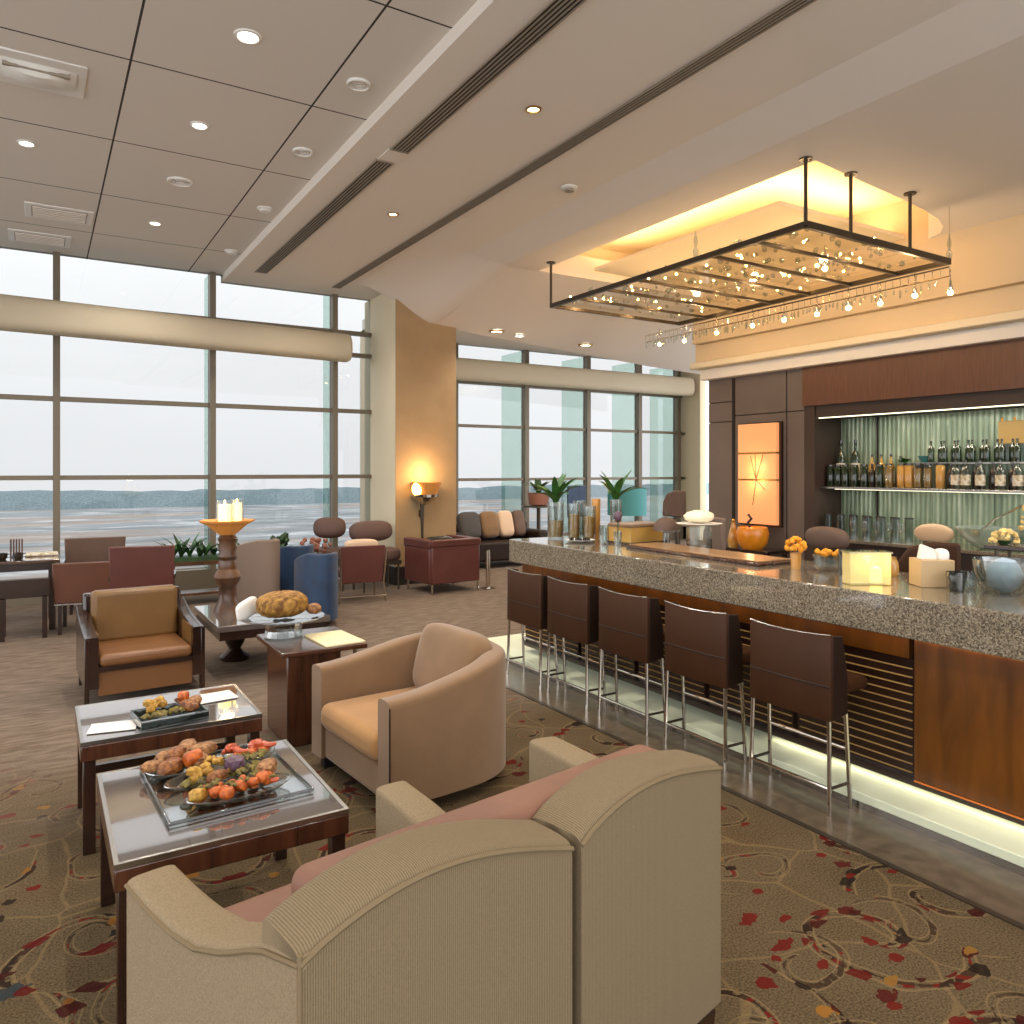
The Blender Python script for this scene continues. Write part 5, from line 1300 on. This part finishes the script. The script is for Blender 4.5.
line(mulled2, [(9.05, 5.5), (9.05, 5.4), (9.05, 5.02)], SH)
greenb = setup(jar('greenglass', 'greens', .29, .052), 'jar of green pickles at the left of the upper back shelf', 'green jars on the back bar shelf')
line(greenb, [(9.05, 6.49), (9.05, 6.38), (9.05, 6.27), (9.05, 6.14), (9.05, 6.0), (9.05, 5.79)], SH)
darkb = setup(bottle('darkbottle', .30, .042, False), 'plain dark bottle standing on the upper back shelf', 'dark bottles on the back bar shelf')
line(darkb, [(9.13, 6.07), (9.06, 5.895), (9.07, 4.91), (9.07, 4.62), (9.07, 4.44), (9.07, 4.24), (9.07, 4.06)], SH)
labb = setup(bottle('clear', .33, .052), 'clear bottle with broad pale label on the upper back shelf, right half', 'labelled bottles on the back bar shelf')
line(labb, [(8.99, 4.81), (8.99, 4.7), (8.99, 4.54), (8.99, 4.33), (8.99, 4.15), (8.99, 3.98), (8.99, 3.86)], SH)
smallb = setup(bottle('greenglass', .26, .036, False), 'small green bottle on the raised tier of the back bar', 'small bottles on the raised tier')
line(smallb, [(9.17+.075*(k % 2), 5.2-.08*k) for k in range(18)], SH+.31)
talls = setup(bottle('greenglass', .62, .06, True), 'tall green bottle at the far left end of the upper back shelf', 'tall bottles at the left of the shelf')
line(talls, [(9.2, 6.44), (9.22, 6.24)], SH)
backrow = setup(bottle('amber', .42, .042, True), 'tall amber bottle in the rear row on the left half of the back shelf', 'amber bottles in the rear row')
line(backrow, [(9.2, 5.99-.13*k) for k in range(3)], SH)
backrow2 = setup(bottle('clear', .40, .04, True), 'tall clear bottle in the rear row on the left half of the back shelf', 'clear bottles in the rear row')
line(backrow2, [(9.31, 5.93-.13*k) for k in range(3)], SH)
# lower row: upturned glasses on the worktop
gl = thing('highball_glass', '', 'glass', (0, 0, 0))
obj('glass_body', G().lathe([(.046, 0), (.05, .29), (.047, .29), (.042, .01), (0, .01)], n=18, cap=False), MAT['clear'], gl)
obj('rim', G().lathe([(.05, .275), (.0515, .283), (.05, .291)], n=18, cap=False), MAT['darkbottle'], gl)
line(setup(gl, 'tall clear glass standing in the row on the back counter', 'glasses on the back counter'), [(8.95+.12*(k % 2), 6.46-.095*k) for k in range(12)], .82)
wg = thing('wine_glass', '', 'glass', (0, 0, 0))
obj('glass_bowl', G().lathe([(.035, 0), (.035, .004), (.006, .012), (.006, .1), (.035, .13), (.045, .18), (.038, .24)], n=18, cap=False), MAT['clear'], wg)
obj('foot', G().lathe([(.036, 0), (.036, .005), (.008, .01)], n=18), MAT['clear'], wg)
line(setup(wg, 'stemmed glass in front of the tall glasses on the back counter', 'stemmed glasses on the back counter'), [(8.82, 6.0-.16*k) for k in range(5)], .82)
t = thing('punch_bowl', 'large shallow glass punch bowl with ladle on the back counter', 'bowl', (8.98, 4.42, .82))
obj('bowl', G().lathe([(.1, 0), (.17, .03), (.29, .14), (.35, .24), (.34, .24), (.27, .14), (.08, .03)], n=32, cap=False), MAT['punchglass'], t)
obj('ladle', G().tube([(-.1, .1, .16), (-.02, -.05, .34), (.06, -.3, .5)], .012, 8), MAT['chrome'], t)
obj('ladle_cup', G().puff((-.1, .12, .17), (.06, .05, .05), 1, 1), MAT['brass'], t)
t = thing('fish_platter', 'tan oval platter leaning at the left of the punch bowl', 'platter', (8.95, 5.04, .82))
obj('platter', G().puff((0, 0, .13), (.05, .24, .12), 1, .8), MAT['bone'], t); obj('foot', G().box(-.06, .06, -.1, .1, 0, .04), MAT['iron'], t)
t = thing('gold_box', 'flat gold presentation box standing on the raised tier', 'box', (9.335, 4.33, SH+.31+.205))
obj('box', G().box(-.04, .04, -.17, .17, .0, .26), MAT['goldbox'], t, bevel=.004)
obj('stand', G().box(-.05, .05, -.18, .18, -.205, .0), MAT['clear'], t)
for y in (-.13, .0, .13): obj('candle', G().tube([(-.03, y, .26), (-.03, y, .3)], .012, 8), MAT['flowery'], t)
t = thing('shelf_plant', 'small leafy green plant in a pot among the bottles', 'plant', (9.23, 5.56, SH))
obj('pot', G().lathe([(.06, 0), (.08, .3), (.07, .3)], n=16), MAT['charcoal'], t)
leaf_plant(t, (0, 0, .3), 14, .12, .035, 'leaf', 12, 1.3, .6)
t = thing('blue_dish', 'small pale blue dish right of the shelf plant', 'dish', (9.25, 5.31, SH+.31))
obj('dish', G().lathe([(.04, 0), (.09, .08), (.085, .08), (.03, .01)], n=20), MAT['teal'], t)
t = thing('vase_of_twigs', 'pale dried flower vase at the right frame edge of the back counter', 'flowers', (8.95, 3.98, .82))
obj('vase', G().lathe([(.05, 0), (.08, .1), (.05, .22), (.06, .25)], n=18), MAT['clear'], t)
g = G()
for k in range(40): g.ball((rn.uniform(-.1, .1), rn.uniform(-.1, .1), .4+rn.uniform(-.14, .18)), rn.uniform(.015, .03), None, 1, .2, k)
obj('blossom', g, MAT['flowerp'], t)

# ------------------------------------------------------------------ wall lamp and orange bowl
t = thing('wall_lamp', 'tall lit amber fabric wall lamp of three stacked panels on the taupe wall', 'wall lamp', (8.8, 7.43, 0))
obj('back_frame', G().box(-.05, -.0, -.37, .37, .9, 2.38), MAT['dwood'], t)
for z0, z1 in ((.93, 1.55), (1.57, 1.93), (1.95, 2.36)):
    obj('shade_panel', G().box(-.12, -.05, -.34, .34, z0, z1), MAT['shade'], t, bevel=.008)
for z in (1.56, 1.94): obj('divider', G().box(-.125, -.05, -.345, .345, z-.008, z+.008), MAT['brass'], t)
obj('twig', G().tube([(-.13, .0, 1.56), (-.128, .1, 1.9)], .004, 5).tube([(-.13, 0, 1.56), (-.128, -.12, 1.92)], .004, 5).tube([(-.13, 0, 1.56), (-.128, .02, 1.93)], .004, 5).tube([(-.13, 0, 1.56), (-.128, -.16, 1.42)], .004, 5).tube([(-.13, 0, 1.56), (-.128, .06, 1.2)], .004, 5), MAT['iron'], t)
for z in (1.75, 1.5): point((8.55, 7.43, z), 2.5, (1, .66, .32), .06, 'wall_lamp_glow')
t = thing('lamp_console', 'slim dark console table below the lit wall lamp', 'console', (8.5, 7.35, 0))
obj('top', G().box(-.2, .27, -.42, .42, .56, .6), MAT['dwood'], t, bevel=.005)
for (x, y) in ((-.15, -.37), (-.15, .37), (.22, -.37), (.22, .37)): obj('leg', G().box(x-.025, x+.025, y-.025, y+.025, 0, .56), MAT['dwood'], t)
t = thing('orange_bowl', 'glossy orange pot on the console below the wall lamp', 'pot', (8.45, 7.3, .6))
obj('pot', G().lathe([(.13, 0), (.2, .08), (.225, .22), (.2, .3), (.18, .31), (.17, .28), (.05, .05)], n=32), MAT['orangebowl'], t)
obj('lid_twist', G().tube([(0, .05, .3), (.02, .1, .36), (0, .02, .42), (-.02, .06, .48)], .02, 8), MAT['charcoal'], t)
t = thing('amber_flask', 'slim amber glass flask left of the orange pot', 'flask', (8.42, 7.62, .6))
obj('body', G().lathe([(.06, 0), (.08, .1), (.05, .25), (.025, .34), (.03, .36)], n=20), MAT['amber'], t)
obj('stopper', G().ball((0, 0, .38), .025), MAT['brass'], t)
area((8.93, 2.9, 2.36), .05, 6.4, 26, (1, .93, .78), 0, 0, 0, 'shelf_led')
area((9.0, 3.4, 1.436), .04, 6.0, 12, (1, .95, .82), 0, 0, 0, 'shelf_fill_light')  # lamp added below the shelf to brighten the lower glasses
area((3.76, .1, .12), .03, 6.0, 2.6, (1, .94, .66), 0, 0, 0, 'plinth_led')
area((3.66, 2.2, .862), .02, 7.0, .9, (1, .6, .25), 0, 0, 0, 'counter_led')
